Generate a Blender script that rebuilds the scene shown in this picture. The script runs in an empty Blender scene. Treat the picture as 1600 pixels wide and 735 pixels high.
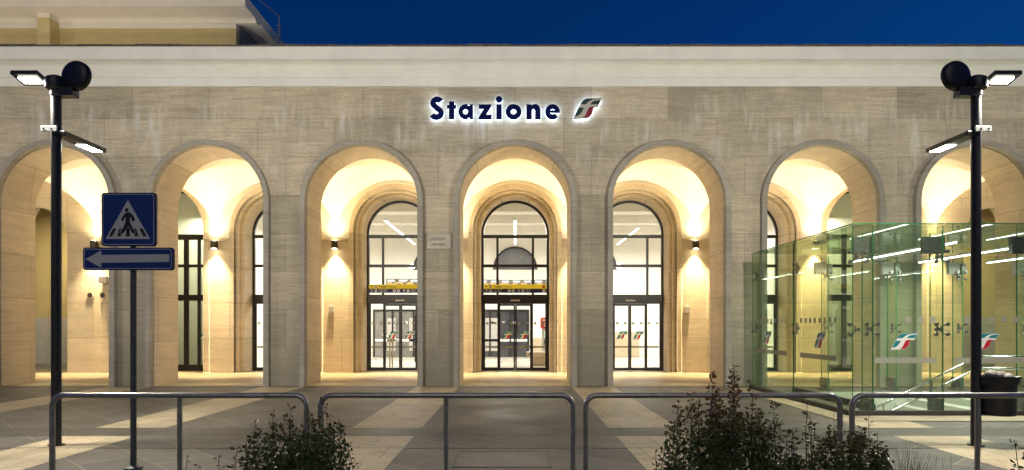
import bpy, math, random
from mathutils import Vector, Matrix
import numpy as np

# ------------------------------------------------------------------ camera, world, light
S = bpy.context.scene
COL = S.collection
F, VX, VY, EYE = 1060.0, 805.0, 508.0, 1.607
D = 17.74                       # facade plane
R = math.radians

cam_d = bpy.data.cameras.new('camera')
cam = bpy.data.objects.new('camera', cam_d)
COL.objects.link(cam)
cam.location = (0, 0, EYE)
cam.rotation_euler = (R(90), 0, 0)
cam_d.sensor_width = 36
cam_d.lens = F / 1600 * 36
cam_d.shift_x = -5 / 1600
cam_d.shift_y = 140.5 / 1600
cam_d.clip_start = 0.05
cam_d.clip_end = 3000
S.camera = cam

S.view_settings.view_transform = 'Standard'
S.view_settings.look = 'None'
S.view_settings.exposure = 0.0
S.view_settings.gamma = 1.0
S.view_settings.use_curve_mapping = False
S.render.engine = 'CYCLES'
S.cycles.use_denoising = True
S.cycles.max_bounces = 10
S.cycles.transparent_max_bounces = 24
S.cycles.sample_clamp_indirect = 6
S.cycles.caustics_reflective = False
S.cycles.caustics_refractive = False
S.cycles.blur_glossy = 0.5

W = bpy.data.worlds.new('World')
S.world = W
W.use_nodes = True
nt = W.node_tree
nt.nodes.clear()
sky = nt.nodes.new('ShaderNodeTexSky')
sky.sky_type = 'NISHITA'
sky.sun_disc = False
sky.sun_elevation = R(0.5)
sky.sun_rotation = R(75)
sky.ozone_density = 3.0
tint = nt.nodes.new('ShaderNodeMix')
tint.data_type = 'RGBA'
tint.blend_type = 'MULTIPLY'
tint.inputs['Factor'].default_value = 1.0
tint.inputs[7].default_value = (0.03, 0.44, 1.08, 1)
bg = nt.nodes.new('ShaderNodeBackground')
bg.inputs['Strength'].default_value = 0.22
wo = nt.nodes.new('ShaderNodeOutputWorld')
nt.links.new(sky.outputs[0], tint.inputs[6])
nt.links.new(tint.outputs[2], bg.inputs[0])
nt.links.new(bg.outputs[0], wo.inputs[0])

# last glow of dusk from behind the camera
sd = bpy.data.lights.new('dusk_glow', 'SUN')
sd.energy = 0.40
sd.angle = R(50)
sd.color = (1.0, 0.88, 0.70)
so = bpy.data.objects.new('dusk_glow', sd)
COL.objects.link(so)
so.rotation_euler = (R(58), 0, 0)

# light strengths (W)
P_UP, P_DOWN = 300, 1050
P_HEAD, P_FLOOD, P_ARM = 1150, 1280, 220
P_HALL = 400
WARM = (1.0, 0.77, 0.44)
STREET = (0.98, 0.925, 0.785)


def light(name, kind, loc, energy, color, target=None, size=0.1, spot=90, blend=0.4, parent=None, size_y=None):
    l = bpy.data.lights.new(name, kind)
    l.energy = energy
    l.color = color
    if kind == 'SPOT':
        l.spot_size = R(spot)
        l.spot_blend = blend
        l.shadow_soft_size = size
    elif kind == 'POINT':
        l.shadow_soft_size = size
    else:
        l.size = size
        if size_y:
            l.shape = 'RECTANGLE'
            l.size_y = size_y
    o = bpy.data.objects.new(name, l)
    COL.objects.link(o)
    loc = Vector(loc)
    if target is not None:
        o.rotation_euler = (Vector(target) - loc).to_track_quat('-Z', 'Y').to_euler()
    if parent is not None:
        o.parent = parent
        loc = loc - wloc(parent)
    o.location = loc
    return o


def linear_falloff(o):
    """softer fall-off of the wall lamps' elliptical reflectors"""
    l = o.data
    l.use_nodes = True
    n = l.node_tree
    e = n.nodes['Emission']
    f = n.nodes.new('ShaderNodeLightFalloff')  # overrides the physical inverse-square decay so the glow stays even down the wall
    f.inputs['Strength'].default_value = 1.0
    n.links.new(f.outputs['Linear'], e.inputs['Strength'])


# ------------------------------------------------------------------ helpers
def wloc(o):
    v = Vector((0, 0, 0))
    while o is not None:
        v += o.location
        o = o.parent
    return v


class MB:
    def __init__(self):
        self.v, self.f, self.m = [], [], []

    def face(self, pts, mi=0):
        n = len(self.v)
        self.v += [tuple(p) for p in pts]
        self.f.append(tuple(range(n, n + len(pts))))
        self.m.append(mi)

    def add(self, verts, faces, mi=0):
        n = len(self.v)
        self.v += [tuple(p) for p in verts]
        for f in faces:
            self.f.append(tuple(i + n for i in f))
            self.m.append(mi)

    def box(self, x0, x1, y0, y1, z0, z1, mi=0, M=None):
        vs = [(x0, y0, z0), (x1, y0, z0), (x1, y1, z0), (x0, y1, z0),
              (x0, y0, z1), (x1, y0, z1), (x1, y1, z1), (x0, y1, z1)]
        if M is not None:
            vs = [M @ Vector(p) for p in vs]
        self.add(vs, [(0, 3, 2, 1), (4, 5, 6, 7), (0, 1, 5, 4), (1, 2, 6, 5), (2, 3, 7, 6), (3, 0, 4, 7)], mi)
        return self

    def cyl(self, p0, p1, r0, r1=None, n=16, mi=0, caps=True):
        p0, p1 = Vector(p0), Vector(p1)
        r1 = r0 if r1 is None else r1
        d = (p1 - p0).normalized()
        a = d.orthogonal().normalized()
        b = d.cross(a)
        vs = []
        for p, r in ((p0, r0), (p1, r1)):
            for i in range(n):
                t = 2 * math.pi * i / n
                vs.append(p + a * (r * math.cos(t)) + b * (r * math.sin(t)))
        fs = [(i, (i + 1) % n, n + (i + 1) % n, n + i) for i in range(n)]
        if caps:
            fs += [tuple(reversed(range(n))), tuple(range(n, 2 * n))]
        self.add(vs, fs, mi)
        return self

    def tube(self, path, r, n=10, mi=0, radii=None):
        P = [Vector(p) for p in path]
        ref = None
        rings = []
        for i, p in enumerate(P):
            d = (P[min(i + 1, len(P) - 1)] - P[max(i - 1, 0)]).normalized()
            if ref is None:
                ref = d.orthogonal().normalized()
            a = (ref - d * ref.dot(d)).normalized()
            ref = a
            b = d.cross(a)
            rr = radii[i] if radii else r
            rings.append([p + a * (rr * math.cos(2 * math.pi * k / n)) + b * (rr * math.sin(2 * math.pi * k / n)) for k in range(n)])
        vs = [q for ring in rings for q in ring]
        fs = []
        for i in range(len(P) - 1):
            for k in range(n):
                fs.append((i * n + k, i * n + (k + 1) % n, (i + 1) * n + (k + 1) % n, (i + 1) * n + k))
        fs += [tuple(reversed(range(n))), tuple(range((len(P) - 1) * n, len(P) * n))]
        self.add(vs, fs, mi)
        return self

    def lathe(self, prof, c, n=24, mi=0, M=None):
        vs, fs = [], []
        for r, z in prof:
            for i in range(n):
                t = 2 * math.pi * i / n
                vs.append(Vector((r * math.cos(t), r * math.sin(t), z)))
        for j in range(len(prof) - 1):
            for i in range(n):
                fs.append((j * n + i, j * n + (i + 1) % n, (j + 1) * n + (i + 1) % n, (j + 1) * n + i))
        fs.append(tuple(reversed(range(n))))
        fs.append(tuple(range((len(prof) - 1) * n, len(prof) * n)))
        c = Vector(c)
        vs = [((M @ p) if M is not None else p) + c for p in vs]
        self.add(vs, fs, mi)
        return self

    def prism(self, pts, fn, d0, d1, mi=0):
        """outline pts (u,v) -> solid between depths d0, d1; fn(u,v,d) -> xyz"""
        n = len(pts)
        vs = [fn(u, v, d0) for u, v in pts] + [fn(u, v, d1) for u, v in pts]
        fs = [tuple(range(n)), tuple(reversed(range(n, 2 * n)))]
        fs += [(i, n + i, n + (i + 1) % n, (i + 1) % n) for i in range(n)]
        self.add(vs, fs, mi)
        return self

    def sphere(self, c, r, n=10, mi=0, sc=(1, 1, 1)):
        prof = []
        m = max(4, n // 2)
        vs, fs = [], []
        for j in range(m + 1):
            ph = math.pi * j / m
            for i in range(n):
                t = 2 * math.pi * i / n
                vs.append((c[0] + r * sc[0] * math.sin(ph) * math.cos(t), c[1] + r * sc[1] * math.sin(ph) * math.sin(t), c[2] + r * sc[2] * math.cos(ph)))
        for j in range(m):
            for i in range(n):
                fs.append((j * n + i, (j + 1) * n + i, (j + 1) * n + (i + 1) % n, j * n + (i + 1) % n))
        self.add(vs, fs, mi)
        return self

    def arch_ring(self, cx, r0, r1, zs, z0, y0, y1, n=40, mi=0):
        """door-shaped ring (jambs and half circle) between radii r0 < r1, y0 (front) to y1"""
        def prof(r):
            p = [(cx - r, z0), (cx - r, zs)] if zs > z0 + 1e-6 else [(cx - r, zs)]
            p += [(cx - r * math.cos(math.pi * i / n), zs + r * math.sin(math.pi * i / n)) for i in range(1, n)]
            p += [(cx + r, zs), (cx + r, z0)] if zs > z0 + 1e-6 else [(cx + r, zs)]
            return p
        a, b = prof(r0), prof(r1)
        k = len(a)
        vs = [(x, y0, z) for x, z in a] + [(x, y0, z) for x, z in b] + [(x, y1, z) for x, z in a] + [(x, y1, z) for x, z in b]
        fs = []
        for i in range(k - 1):
            fs.append((i, i + 1, k + i + 1, k + i))
            fs.append((2 * k + i, 3 * k + i, 3 * k + i + 1, 2 * k + i + 1))
            fs.append((i, 2 * k + i, 2 * k + i + 1, i + 1))
            fs.append((k + i, k + i + 1, 3 * k + i + 1, 3 * k + i))
        fs.append((0, k, 3 * k, 2 * k))
        fs.append((k - 1, 2 * k - 1 + 0, 4 * k - 1, 3 * k - 1))
        self.add(vs, fs, mi)
        return self

    def arch_wall(self, x0, x1, z0, z1, y0, y1, ops, n=40, mi=0):
        """wall with arched openings ops = [(cx, r, zs)], opening runs down to z0"""
        ops = sorted(ops)
        edges = [x0] + [0.5 * (ops[i][0] + ops[i][1] * 0 + ops[i + 1][0]) for i in range(len(ops) - 1)] + [x1]
        if not ops:
            self.box(x0, x1, y0, y1, z0, z1, mi)
            return self
        for (cx, r, zs), a, b in zip(ops, edges[:-1], edges[1:]):
            arc = [(cx - r * math.cos(math.pi * i / n), zs + r * math.sin(math.pi * i / n)) for i in range(n + 1)]
            for y, flip in ((y0, False), (y1, True)):
                q = []
                q.append([(a, z0), (cx - r, z0), (cx - r, zs), (a, zs)])
                q.append([(a, zs), (cx - r, zs), (cx - r, z1), (a, z1)])
                q.append([(cx + r, z0), (b, z0), (b, zs), (cx + r, zs)])
                q.append([(cx + r, zs), (b, zs), (b, z1), (cx + r, z1)])
                for i in range(n):
                    q.append([arc[i], arc[i + 1], (arc[i + 1][0], z1), (arc[i][0], z1)])
                for poly in q:
                    if flip:
                        poly = poly[::-1]
                    self.face([(x, y, z) for x, z in poly], mi)
            path = [(cx - r, z0)] + arc + [(cx + r, z0)]
            vs = [(x, y0, z) for x, z in path] + [(x, y1, z) for x, z in path]
            k = len(path)
            self.add(vs, [(i, k + i, k + i + 1, i + 1) for i in range(k - 1)], mi)
        self.face([(x0, y0, z1), (x1, y0, z1), (x1, y1, z1), (x0, y1, z1)], mi)
        self.face([(x0, y0, z0), (x0, y0, z1), (x0, y1, z1), (x0, y1, z0)], mi)
        self.face([(x1, y0, z0), (x1, y1, z0), (x1, y1, z1), (x1, y0, z1)], mi)
        return self

    def build(self, name, mats, parent=None, smooth=None, bevel=0.0):
        me = bpy.data.meshes.new(name)
        off = wloc(parent) if parent is not None else Vector((0, 0, 0))
        me.from_pydata([(x - off.x, y - off.y, z - off.z) for x, y, z in self.v], [], self.f)
        if not isinstance(mats, (list, tuple)):
            mats = [mats]
        for m in mats:
            me.materials.append(m)
        me.polygons.foreach_set('material_index', self.m)
        if smooth is not None:
            # weld so that shared edges shade smoothly
            import bmesh
            bm = bmesh.new()
            bm.from_mesh(me)
            bmesh.ops.remove_doubles(bm, verts=bm.verts, dist=1e-5)
            bm.to_mesh(me)
            bm.free()
            me.polygons.foreach_set('use_smooth', [True] * len(me.polygons))
            me.set_sharp_from_angle(angle=R(smooth))
        me.update()
        o = bpy.data.objects.new(name, me)
        COL.objects.link(o)
        if parent is not None:
            o.parent = parent
        if bevel:
            if smooth is None:
                import bmesh
                bm = bmesh.new()
                bm.from_mesh(me)
                bmesh.ops.remove_doubles(bm, verts=bm.verts, dist=1e-5)
                bm.to_mesh(me)
                bm.free()
            b = o.modifiers.new('bevel', 'BEVEL')
            b.width = bevel
            b.segments = 2
            b.limit_method = 'ANGLE'
            b.angle_limit = R(40)
        return o


def tag(o, label=None, cat=None, group=None, kind=None):
    if label:
        o['label'] = label
    if cat:
        o['category'] = cat
    if group:
        o['group'] = group
    if kind:
        o['kind'] = kind
    return o


def thing(name, label, cat, loc=(0, 0, 0), group=None):
    o = bpy.data.objects.new(name, None)
    o.empty_display_size = 0.2
    COL.objects.link(o)
    o.location = loc
    return tag(o, label, cat, group)


def dup(root, loc, label=None, mirror=False):
    def cp(o, par):
        c = o.copy()
        COL.objects.link(c)
        if par is not None:
            c.parent = par
        for ch in o.children:
            cp(ch, c)
        return c
    r = cp(root, None)
    r.location = loc
    if mirror:
        r.scale.x = -r.scale.x
    if label:
        r['label'] = label
    return r


def curve_mesh(splines, fn, d0, d1):
    """filled 2-D outline with holes -> extruded (verts, faces) via a temporary curve"""
    cu = bpy.data.curves.new('tmp', 'CURVE')
    cu.dimensions = '2D'
    cu.fill_mode = 'BOTH'
    cu.extrude = 0.5
    for sp in splines:
        s = cu.splines.new('POLY')
        s.points.add(len(sp) - 1)
        for p, (x, y) in zip(s.points, sp):
            p.co = (x, y, 0, 1)
        s.use_cyclic_u = True
    return _conv(cu, fn, d0, d1)


def _conv(cu, fn, d0, d1):
    o = bpy.data.objects.new('tmp', cu)
    COL.objects.link(o)
    bpy.context.view_layer.update()
    dg = bpy.context.evaluated_depsgraph_get()
    me = bpy.data.meshes.new_from_object(o.evaluated_get(dg))
    vs = [fn(v.co.x, v.co.y, d0 + (d1 - d0) * (0.5 - v.co.z)) for v in me.vertices]
    fs = [tuple(p.vertices) for p in me.polygons]
    bpy.data.objects.remove(o)
    bpy.data.curves.remove(cu)
    bpy.data.meshes.remove(me)
    return vs, fs


def text_mesh(body, size, fn, d0, d1, align='LEFT', bold=0.0, spacing=1.0):
    cu = bpy.data.curves.new('tmp', 'FONT')
    cu.body = body
    cu.size = size
    cu.align_x = align
    cu.extrude = 0.5
    cu.offset = bold
    cu.space_character = spacing
    return _conv(cu, fn, d0, d1)


# ------------------------------------------------------------------ materials
class NT:
    def __init__(self, name):
        self.mat = bpy.data.materials.new(name)
        self.mat.use_nodes = True
        self.t = self.mat.node_tree
        self.p = self.t.nodes['Principled BSDF']
        self.out = self.t.nodes['Material Output']

    def n(self, kind, **kw):
        nd = self.t.nodes.new('ShaderNode' + kind)
        for k, v in kw.items():
            if k.startswith('i_'):
                key = k[2:].replace('_', ' ')
                nd.inputs[key].default_value = v
            else:
                setattr(nd, k, v)
        return nd

    def l(self, a, b):
        self.t.links.new(a, b)

    def coords(self):
        return self.n('TexCoord').outputs['Object']

    def mapping(self, src, scale=(1, 1, 1), rot=(0, 0, 0), loc=(0, 0, 0)):
        m = self.n('Mapping')
        m.inputs['Scale'].default_value = scale
        m.inputs['Rotation'].default_value = rot
        m.inputs['Location'].default_value = loc
        self.l(src, m.inputs['Vector'])
        return m.outputs[0]

    def noise(self, vec, scale, detail=6, rough=0.6, dist=0.0):
        nd = self.n('TexNoise')
        nd.inputs['Scale'].default_value = scale
        nd.inputs['Detail'].default_value = detail
        nd.inputs['Roughness'].default_value = rough
        nd.inputs['Distortion'].default_value = dist
        self.l(vec, nd.inputs['Vector'])
        return nd.outputs['Fac']

    def ramp(self, fac, stops):
        r = self.n('ValToRGB')
        e = r.color_ramp.elements
        while len(e) < len(stops):
            e.new(0.5)
        for el, (p, c) in zip(e, stops):
            el.position = p
            el.color = (c, c, c, 1) if isinstance(c, (int, float)) else (*c, 1)
        self.l(fac, r.inputs[0])
        return r.outputs[0]

    def mix(self, a, b, fac, mode='MIX'):
        m = self.n('Mix', data_type='RGBA', blend_type=mode)
        for src, key in ((fac, 0), (a, 6), (b, 7)):
            if isinstance(src, (int, float)):
                m.inputs[key].default_value = src
            elif isinstance(src, tuple):
                m.inputs[key].default_value = (*src, 1)
            else:
                self.l(src, m.inputs[key])
        return m.outputs[2]

    def math(self, op, a, b=0.0, clamp=False):
        m = self.n('Math', operation=op, use_clamp=clamp)
        for i, s in enumerate((a, b)):
            if isinstance(s, (int, float)):
                m.inputs[i].default_value = s
            else:
                self.l(s, m.inputs[i])
        return m.outputs[0]

    def bump(self, h, strength=0.3, dist=0.02):
        b = self.n('Bump')
        b.inputs['Strength'].default_value = strength
        b.inputs['Distance'].default_value = dist
        self.l(h, b.inputs['Height'])
        self.l(b.outputs[0], self.p.inputs['Normal'])

    def wallvec(self):
        """(x+y, z) so slab joints run on faces of either direction"""
        s = self.n('SeparateXYZ')
        self.l(self.coords(), s.inputs[0])
        c = self.n('CombineXYZ')
        self.l(self.math('ADD', s.outputs[0], s.outputs[1]), c.inputs[0])
        self.l(s.outputs[2], c.inputs[1])
        return c.outputs[0], s.outputs[2]


def plain(name, col, rough=0.5, metal=0.0, var=0.12, scale=6, bump=0.0, spec=0.5):
    k = NT(name)
    v = k.coords()
    f = k.noise(v, scale, 6, 0.65)
    dark = tuple(c * (1 - var) for c in col)
    lite = tuple(min(1, c * (1 + var)) for c in col)
    k.l(k.mix(dark, lite, k.ramp(f, [(0.3, 0.0), (0.7, 1.0)])), k.p.inputs['Base Color'])
    k.p.inputs['Roughness'].default_value = rough
    k.p.inputs['Metallic'].default_value = metal
    k.p.inputs['Specular IOR Level'].default_value = spec
    if bump:
        k.bump(k.noise(v, scale * 8, 4), bump, 0.01)
    return k.mat


def travertine(name, col, bw=2.0, rh=1.0, streak=False, pits=0.5, slab=0.10, joint=0.0035, jointdark=0.55, vein=0.22, coarse=0.35, grain=0.3):
    k = NT(name)
    v = k.coords()
    wv, z = k.wallvec()
    br = k.n('TexBrick', offset=0.37, squash=1.0)
    k.l(wv, br.inputs['Vector'])
    br.inputs['Scale'].default_value = 1.0
    br.inputs['Brick Width'].default_value = bw
    br.inputs['Row Height'].default_value = rh
    br.inputs['Mortar Size'].default_value = joint
    br.inputs['Mortar Smooth'].default_value = 0.2
    br.inputs['Bias'].default_value = 0.0
    br.inputs['Color1'].default_value = (1 - slab, 1 - slab, 1 - slab * 1.1, 1)
    br.inputs['Color2'].default_value = (1 + slab, 1 + slab * 0.9, 1 + slab * 0.7, 1)
    br.inputs['Mortar'].default_value = (jointdark, jointdark, jointdark, 1)
    # horizontal bedding veins
    ve2 = k.noise(k.mapping(v, (0.28, 0.28, 3.2)), 1.9, 7, 0.7, 0.8)
    ve = k.noise(k.mapping(v, (0.55, 0.55, 9.0)), 2.2, 9, 0.72, 0.6)
    big = k.noise(v, 0.8, 5, 0.6)
    dark = tuple(c * (1 - vein) for c in col)
    lite = tuple(min(0.95, c * (1 + vein * 0.75)) for c in col)
    base = k.mix(dark, lite, k.ramp(ve, [(0.30, 0.0), (0.48, 0.55), (0.70, 1.0)]))
    base = k.mix(base, k.ramp(big, [(0.3, (0.80, 0.79, 0.77)), (0.7, (1.1, 1.08, 1.04))]), 0.8, 'MULTIPLY')
    base = k.mix(base, k.ramp(ve2, [(0.32, (0.72, 0.70, 0.67)), (0.5, (1.0, 1.0, 1.0)), (0.68, (1.2, 1.19, 1.17))]), coarse, 'MULTIPLY')
    base = k.mix(base, br.outputs['Color'], 1.0, 'MULTIPLY')
    gr = k.noise(k.mapping(v, (1, 1, 2.2)), 11, 6, 0.8)
    base = k.mix(base, k.ramp(gr, [(0.32, 0.62), (0.5, 1.0), (0.7, 1.28)]), grain, 'MULTIPLY')
    pit = k.noise(k.mapping(v, (1, 1, 3.0)), 34, 3, 0.7)
    pm = k.ramp(pit, [(0.28, 1.0), (0.36, 0.0)])
    base = k.mix(base, tuple(c * 0.35 for c in col), k.math('MULTIPLY', pm, pits))
    if streak:
        st = k.noise(k.mapping(v, (2.6, 2.6, 0.35)), 2.0, 5, 0.6)
        m1 = k.ramp(st, [(0.46, 0.0), (0.66, 1.0)])
        zb = k.n('MapRange')
        k.l(z, zb.inputs['Value'])
        zb.inputs['From Min'].default_value = 4.4
        zb.inputs['From Max'].default_value = 6.6
        zt = k.n('MapRange')
        k.l(z, zt.inputs['Value'])
        zt.inputs['From Min'].default_value = 7.75
        zt.inputs['From Max'].default_value = 7.1
        pat = k.ramp(k.noise(v, 1.1, 3, 0.5), [(0.42, 0.0), (0.6, 1.0)])
        m = k.math('MULTIPLY', k.math('MULTIPLY', m1, pat), k.math('MULTIPLY', zb.outputs[0], zt.outputs[0]))
        base = k.mix(base, (0.70, 0.67, 0.61), k.math('MULTIPLY', m, 0.9, True))
        # broad weathering
        wt = k.noise(k.mapping(v, (0.9, 0.9, 0.5)), 1.4, 7, 0.7)
        base = k.mix(base, (0.24, 0.215, 0.18), k.ramp(wt, [(0.48, 0.0), (0.75, 0.55)]))
        # grey-green grime rising from the pavement, ragged edge
        g = k.math('ADD', z, k.math('MULTIPLY', k.noise(v, 1.6, 5, 0.6), -2.2))
        gm = k.n('MapRange')
        k.l(g, gm.inputs['Value'])
        gm.inputs['From Min'].default_value = 1.6
        gm.inputs['From Max'].default_value = -0.9
        base = k.mix(base, (0.20, 0.19, 0.15), k.math('MULTIPLY', gm.outputs[0], 0.75))
    k.l(base, k.p.inputs['Base Color'])
    k.p.inputs['Roughness'].default_value = 0.72
    k.p.inputs['Specular IOR Level'].default_value = 0.3
    h = k.math('ADD', k.math('MULTIPLY', ve, 0.6), k.math('MULTIPLY', k.math('SUBTRACT', 1.0, pm), 0.5))
    h = k.math('SUBTRACT', h, k.math('MULTIPLY', br.outputs['Fac'], 0.8))
    k.bump(h, 0.35, 0.012)
    return k.mat


def paving(name, col, rot=45, bw=0.9, rh=0.45, slab=0.12, joint=0.006, jointc=(0.30, 0.28, 0.24), rough=0.6, mottling=0.25, bump=0.25):
    k = NT(name)
    v = k.coords()
    br = k.n('TexBrick', offset=0.5)
    k.l(k.mapping(v, (1, 1, 1), (0, 0, R(rot))), br.inputs['Vector'])
    br.inputs['Scale'].default_value = 1.0
    br.inputs['Brick Width'].default_value = bw
    br.inputs['Row Height'].default_value = rh
    br.inputs['Mortar Size'].default_value = joint
    br.inputs['Mortar Smooth'].default_value = 0.3
    br.inputs['Color1'].default_value = (*[c * (1 - slab) for c in col], 1)
    br.inputs['Color2'].default_value = (*[c * (1 + slab) for c in col], 1)
    br.inputs['Mortar'].default_value = (*jointc, 1)
    big = k.noise(v, 0.7, 6, 0.65)
    fine = k.noise(v, 26, 5, 0.7)
    spk = k.noise(v, 90, 2, 0.6)
    base = k.mix(br.outputs['Color'], k.ramp(big, [(0.3, 1 - mottling), (0.7, 1 + mottling * 0.6)]), 1.0, 'MULTIPLY')
    base = k.mix(base, k.ramp(fine, [(0.3, 0.62), (0.7, 1.25)]), 0.9, 'MULTIPLY')
    stn = k.noise(k.mapping(v, (1, 1, 1), (0, 0, 0.6)), 1.9, 8, 0.72, 0.5)
    base = k.mix(base, tuple(c * 0.5 for c in col), k.ramp(stn, [(0.50, 0.0), (0.68, 0.7)]))
    # worn blotches and spots of chewing gum
    base = k.mix(base, tuple(c * 0.45 for c in col), k.ramp(k.noise(v, 7, 3, 0.5), [(0.68, 0.0), (0.76, 0.5)]))
    k.l(base, k.p.inputs['Base Color'])
    k.l(k.ramp(big, [(0.3, rough - 0.12), (0.7, rough + 0.12)]), k.p.inputs['Roughness'])
    k.p.inputs['Specular IOR Level'].default_value = 0.4
    h = k.math('ADD', k.math('MULTIPLY', fine, 0.6), k.math('MULTIPLY', spk, 0.3))
    h = k.math('SUBTRACT', h, k.math('MULTIPLY', br.outputs['Fac'], 0.8))
    k.bump(h, bump, 0.008)
    return k.mat


def emit(name, col, strength):
    k = NT(name)
    e = k.n('Emission')
    e.inputs[0].default_value = (*col, 1)
    e.inputs[1].default_value = strength
    k.l(e.outputs[0], k.out.inputs[0])
    return k.mat


def thin_glass(name, tintc, refl=1.0, haze=0.0, hazec=(0.8, 0.85, 0.8)):
    k = NT(name)
    tr = k.n('BsdfTransparent')
    sm = k.noise(k.coords(), 1.3, 4, 0.6)
    k.l(k.mix(tuple(c * 0.96 for c in tintc), tintc, sm), tr.inputs[0])
    gl = k.n('BsdfGlossy')
    gl.inputs['Roughness'].default_value = 0.01
    gl.inputs['Color'].default_value = (0.95, 1, 0.97, 1)
    lw = k.n('LayerWeight')
    lw.inputs[0].default_value = 0.5
    fr = k.math('ADD', k.math('MULTIPLY', k.math('POWER', lw.outputs['Facing'], 5.0), 0.9), 0.06)
    mx = k.n('MixShader')
    k.l(k.math('MULTIPLY', fr, refl, True), mx.inputs[0])
    k.l(tr.outputs[0], mx.inputs[1])
    k.l(gl.outputs[0], mx.inputs[2])
    last = mx.outputs[0]
    if haze:
        df = k.n('BsdfDiffuse')
        df.inputs[0].default_value = (*hazec, 1)
        m2 = k.n('MixShader')
        m2.inputs[0].default_value = haze
        k.l(last, m2.inputs[1])
        k.l(df.outputs[0], m2.inputs[2])
        last = m2.outputs[0]
    k.l(last, k.out.inputs[0])
    return k.mat


def leafmat(name, green, red, redz0, redz1, redamt=0.7):
    k = NT(name)
    v = k.coords()
    s = k.n('SeparateXYZ')
    k.l(v, s.inputs[0])
    f = k.noise(v, 14, 3, 0.6)
    base = k.mix(tuple(c * 0.5 for c in green), tuple(c * 1.7 for c in green), k.ramp(f, [(0.3, 0.0), (0.7, 1.0)]))
    mr = k.n('MapRange')
    k.l(k.math('ADD', s.outputs[2], k.math('MULTIPLY', k.noise(v, 9, 2, 0.5), 0.35)), mr.inputs['Value'])
    mr.inputs['From Min'].default_value = redz0
    mr.inputs['From Max'].default_value = redz1
    base = k.mix(base, red, k.math('MULTIPLY', mr.outputs[0], redamt))
    k.l(base, k.p.inputs['Base Color'])
    k.p.inputs['Roughness'].default_value = 0.38
    k.p.inputs['Specular IOR Level'].default_value = 0.5
    return k.mat


STONE = (0.51, 0.447, 0.352)
M = {}
M['wall'] = travertine('travertine_wall', STONE, streak=True, slab=0.20, vein=0.28, coarse=0.55, joint=0.006, grain=0.55)
M['band'] = travertine('travertine_band', (0.37, 0.345, 0.30), 9.0, 1.17, pits=1.0, slab=0.10, vein=0.16)
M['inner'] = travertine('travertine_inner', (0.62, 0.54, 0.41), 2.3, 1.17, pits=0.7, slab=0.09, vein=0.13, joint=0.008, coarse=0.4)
M['plaster'] = plain('white_plaster', (0.80, 0.76, 0.66), 0.85, var=0.03, scale=2)
M['cornice'] = plain('cornice_paint', (0.83, 0.81, 0.755), 0.8, var=0.07, scale=1.2)
M['roofedge'] = plain('weathered_roof_edge', (0.10, 0.085, 0.075), 0.8, var=0.6, scale=9)
M['ochre'] = plain('ochre_plaster', (0.50, 0.40, 0.19), 0.85, var=0.08, scale=2)
M['eave'] = plain('eave_paint', (0.66, 0.60, 0.50), 0.8, var=0.06, scale=1.5)
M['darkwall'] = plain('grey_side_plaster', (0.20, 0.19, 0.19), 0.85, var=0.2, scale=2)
M['ground'] = paving('grey_stone_paving', (0.132, 0.121, 0.104), bw=1.3, rh=0.65, slab=0.2, joint=0.010, jointc=(0.27, 0.24, 0.19))
M['strip'] = paving('travertine_paving', (0.52, 0.43, 0.285), rot=0, bw=0.545, rh=0.9, slab=0.10, joint=0.007, jointc=(0.20, 0.16, 0.10), mottling=0.38, bump=0.5)
M['drain'] = paving('channel_stone', (0.095, 0.088, 0.075), rot=0, bw=1.2, rh=0.27, slab=0.08, joint=0.004, jointc=(0.07, 0.066, 0.06))
M['portico'] = paving('portico_paving', (0.27, 0.21, 0.135), rot=0, bw=1.0, rh=0.6, slab=0.06, rough=0.45, jointc=(0.22, 0.18, 0.12))
M['black'] = plain('black_metal', (0.012, 0.012, 0.014), 0.4, 0.0, var=0.2)
M['frame'] = plain('black_door_frame', (0.014, 0.013, 0.013), 0.35, var=0.2)
M['pole'] = plain('dark_painted_steel', (0.035, 0.035, 0.038), 0.42, 0.3, var=0.3, scale=30)
M['signpole'] = plain('galvanised_post', (0.10, 0.11, 0.12), 0.5, 0.4, var=0.25, scale=12)
M['steel'] = plain('brushed_steel', (0.44, 0.42, 0.39), 0.30, 0.7, var=0.25, scale=14)
M['chrome'] = plain('polished_steel', (0.55, 0.56, 0.55), 0.18, 1.0, var=0.1)
M['fitting'] = plain('dull_steel_fitting', (0.22, 0.22, 0.20), 0.3, 0.8, var=0.3, scale=20)
M['bracket'] = plain('dark_grey_bracket', (0.06, 0.06, 0.055), 0.45, 0.3, var=0.3, scale=15)
M['plate'] = plain('zinc_plate', (0.62, 0.62, 0.60), 0.45, 0.2, var=0.1)
M['navy'] = plain('navy_letters', (0.002, 0.006, 0.075), 0.6, var=0.1, spec=0.08)
M['blue'] = plain('sign_blue', (0.008, 0.040, 0.22), 0.35, var=0.08)
M['signgrey'] = plain('sign_reflective_white', (0.62, 0.63, 0.63), 0.55, var=0.06)
M['signblack'] = plain('sign_black', (0.008, 0.009, 0.012), 0.45, var=0.1)
M['green'] = plain('emblem_green', (0.004, 0.035, 0.030), 0.4, var=0.05)
M['red'] = plain('emblem_red', (0.22, 0.004, 0.016), 0.4, var=0.05)
M['emwhite'] = plain('emblem_grey_white', (0.50, 0.48, 0.43), 0.4, var=0.04)
M['teal'] = plain('sticker_teal', (0.012, 0.22, 0.24), 0.5, var=0.05)
M['tred'] = plain('sticker_red', (0.50, 0.015, 0.03), 0.5, var=0.05)
M['twhite'] = plain('sticker_white', (0.82, 0.82, 0.78), 0.5, var=0.03)
M['frost'] = thin_glass('frosted_film', (0.62, 0.62, 0.56), 0.3, 0.45, (0.62, 0.60, 0.52))
M['halo'] = emit('white_backlight', (0.58, 0.74, 1.0), 9.0)
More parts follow.
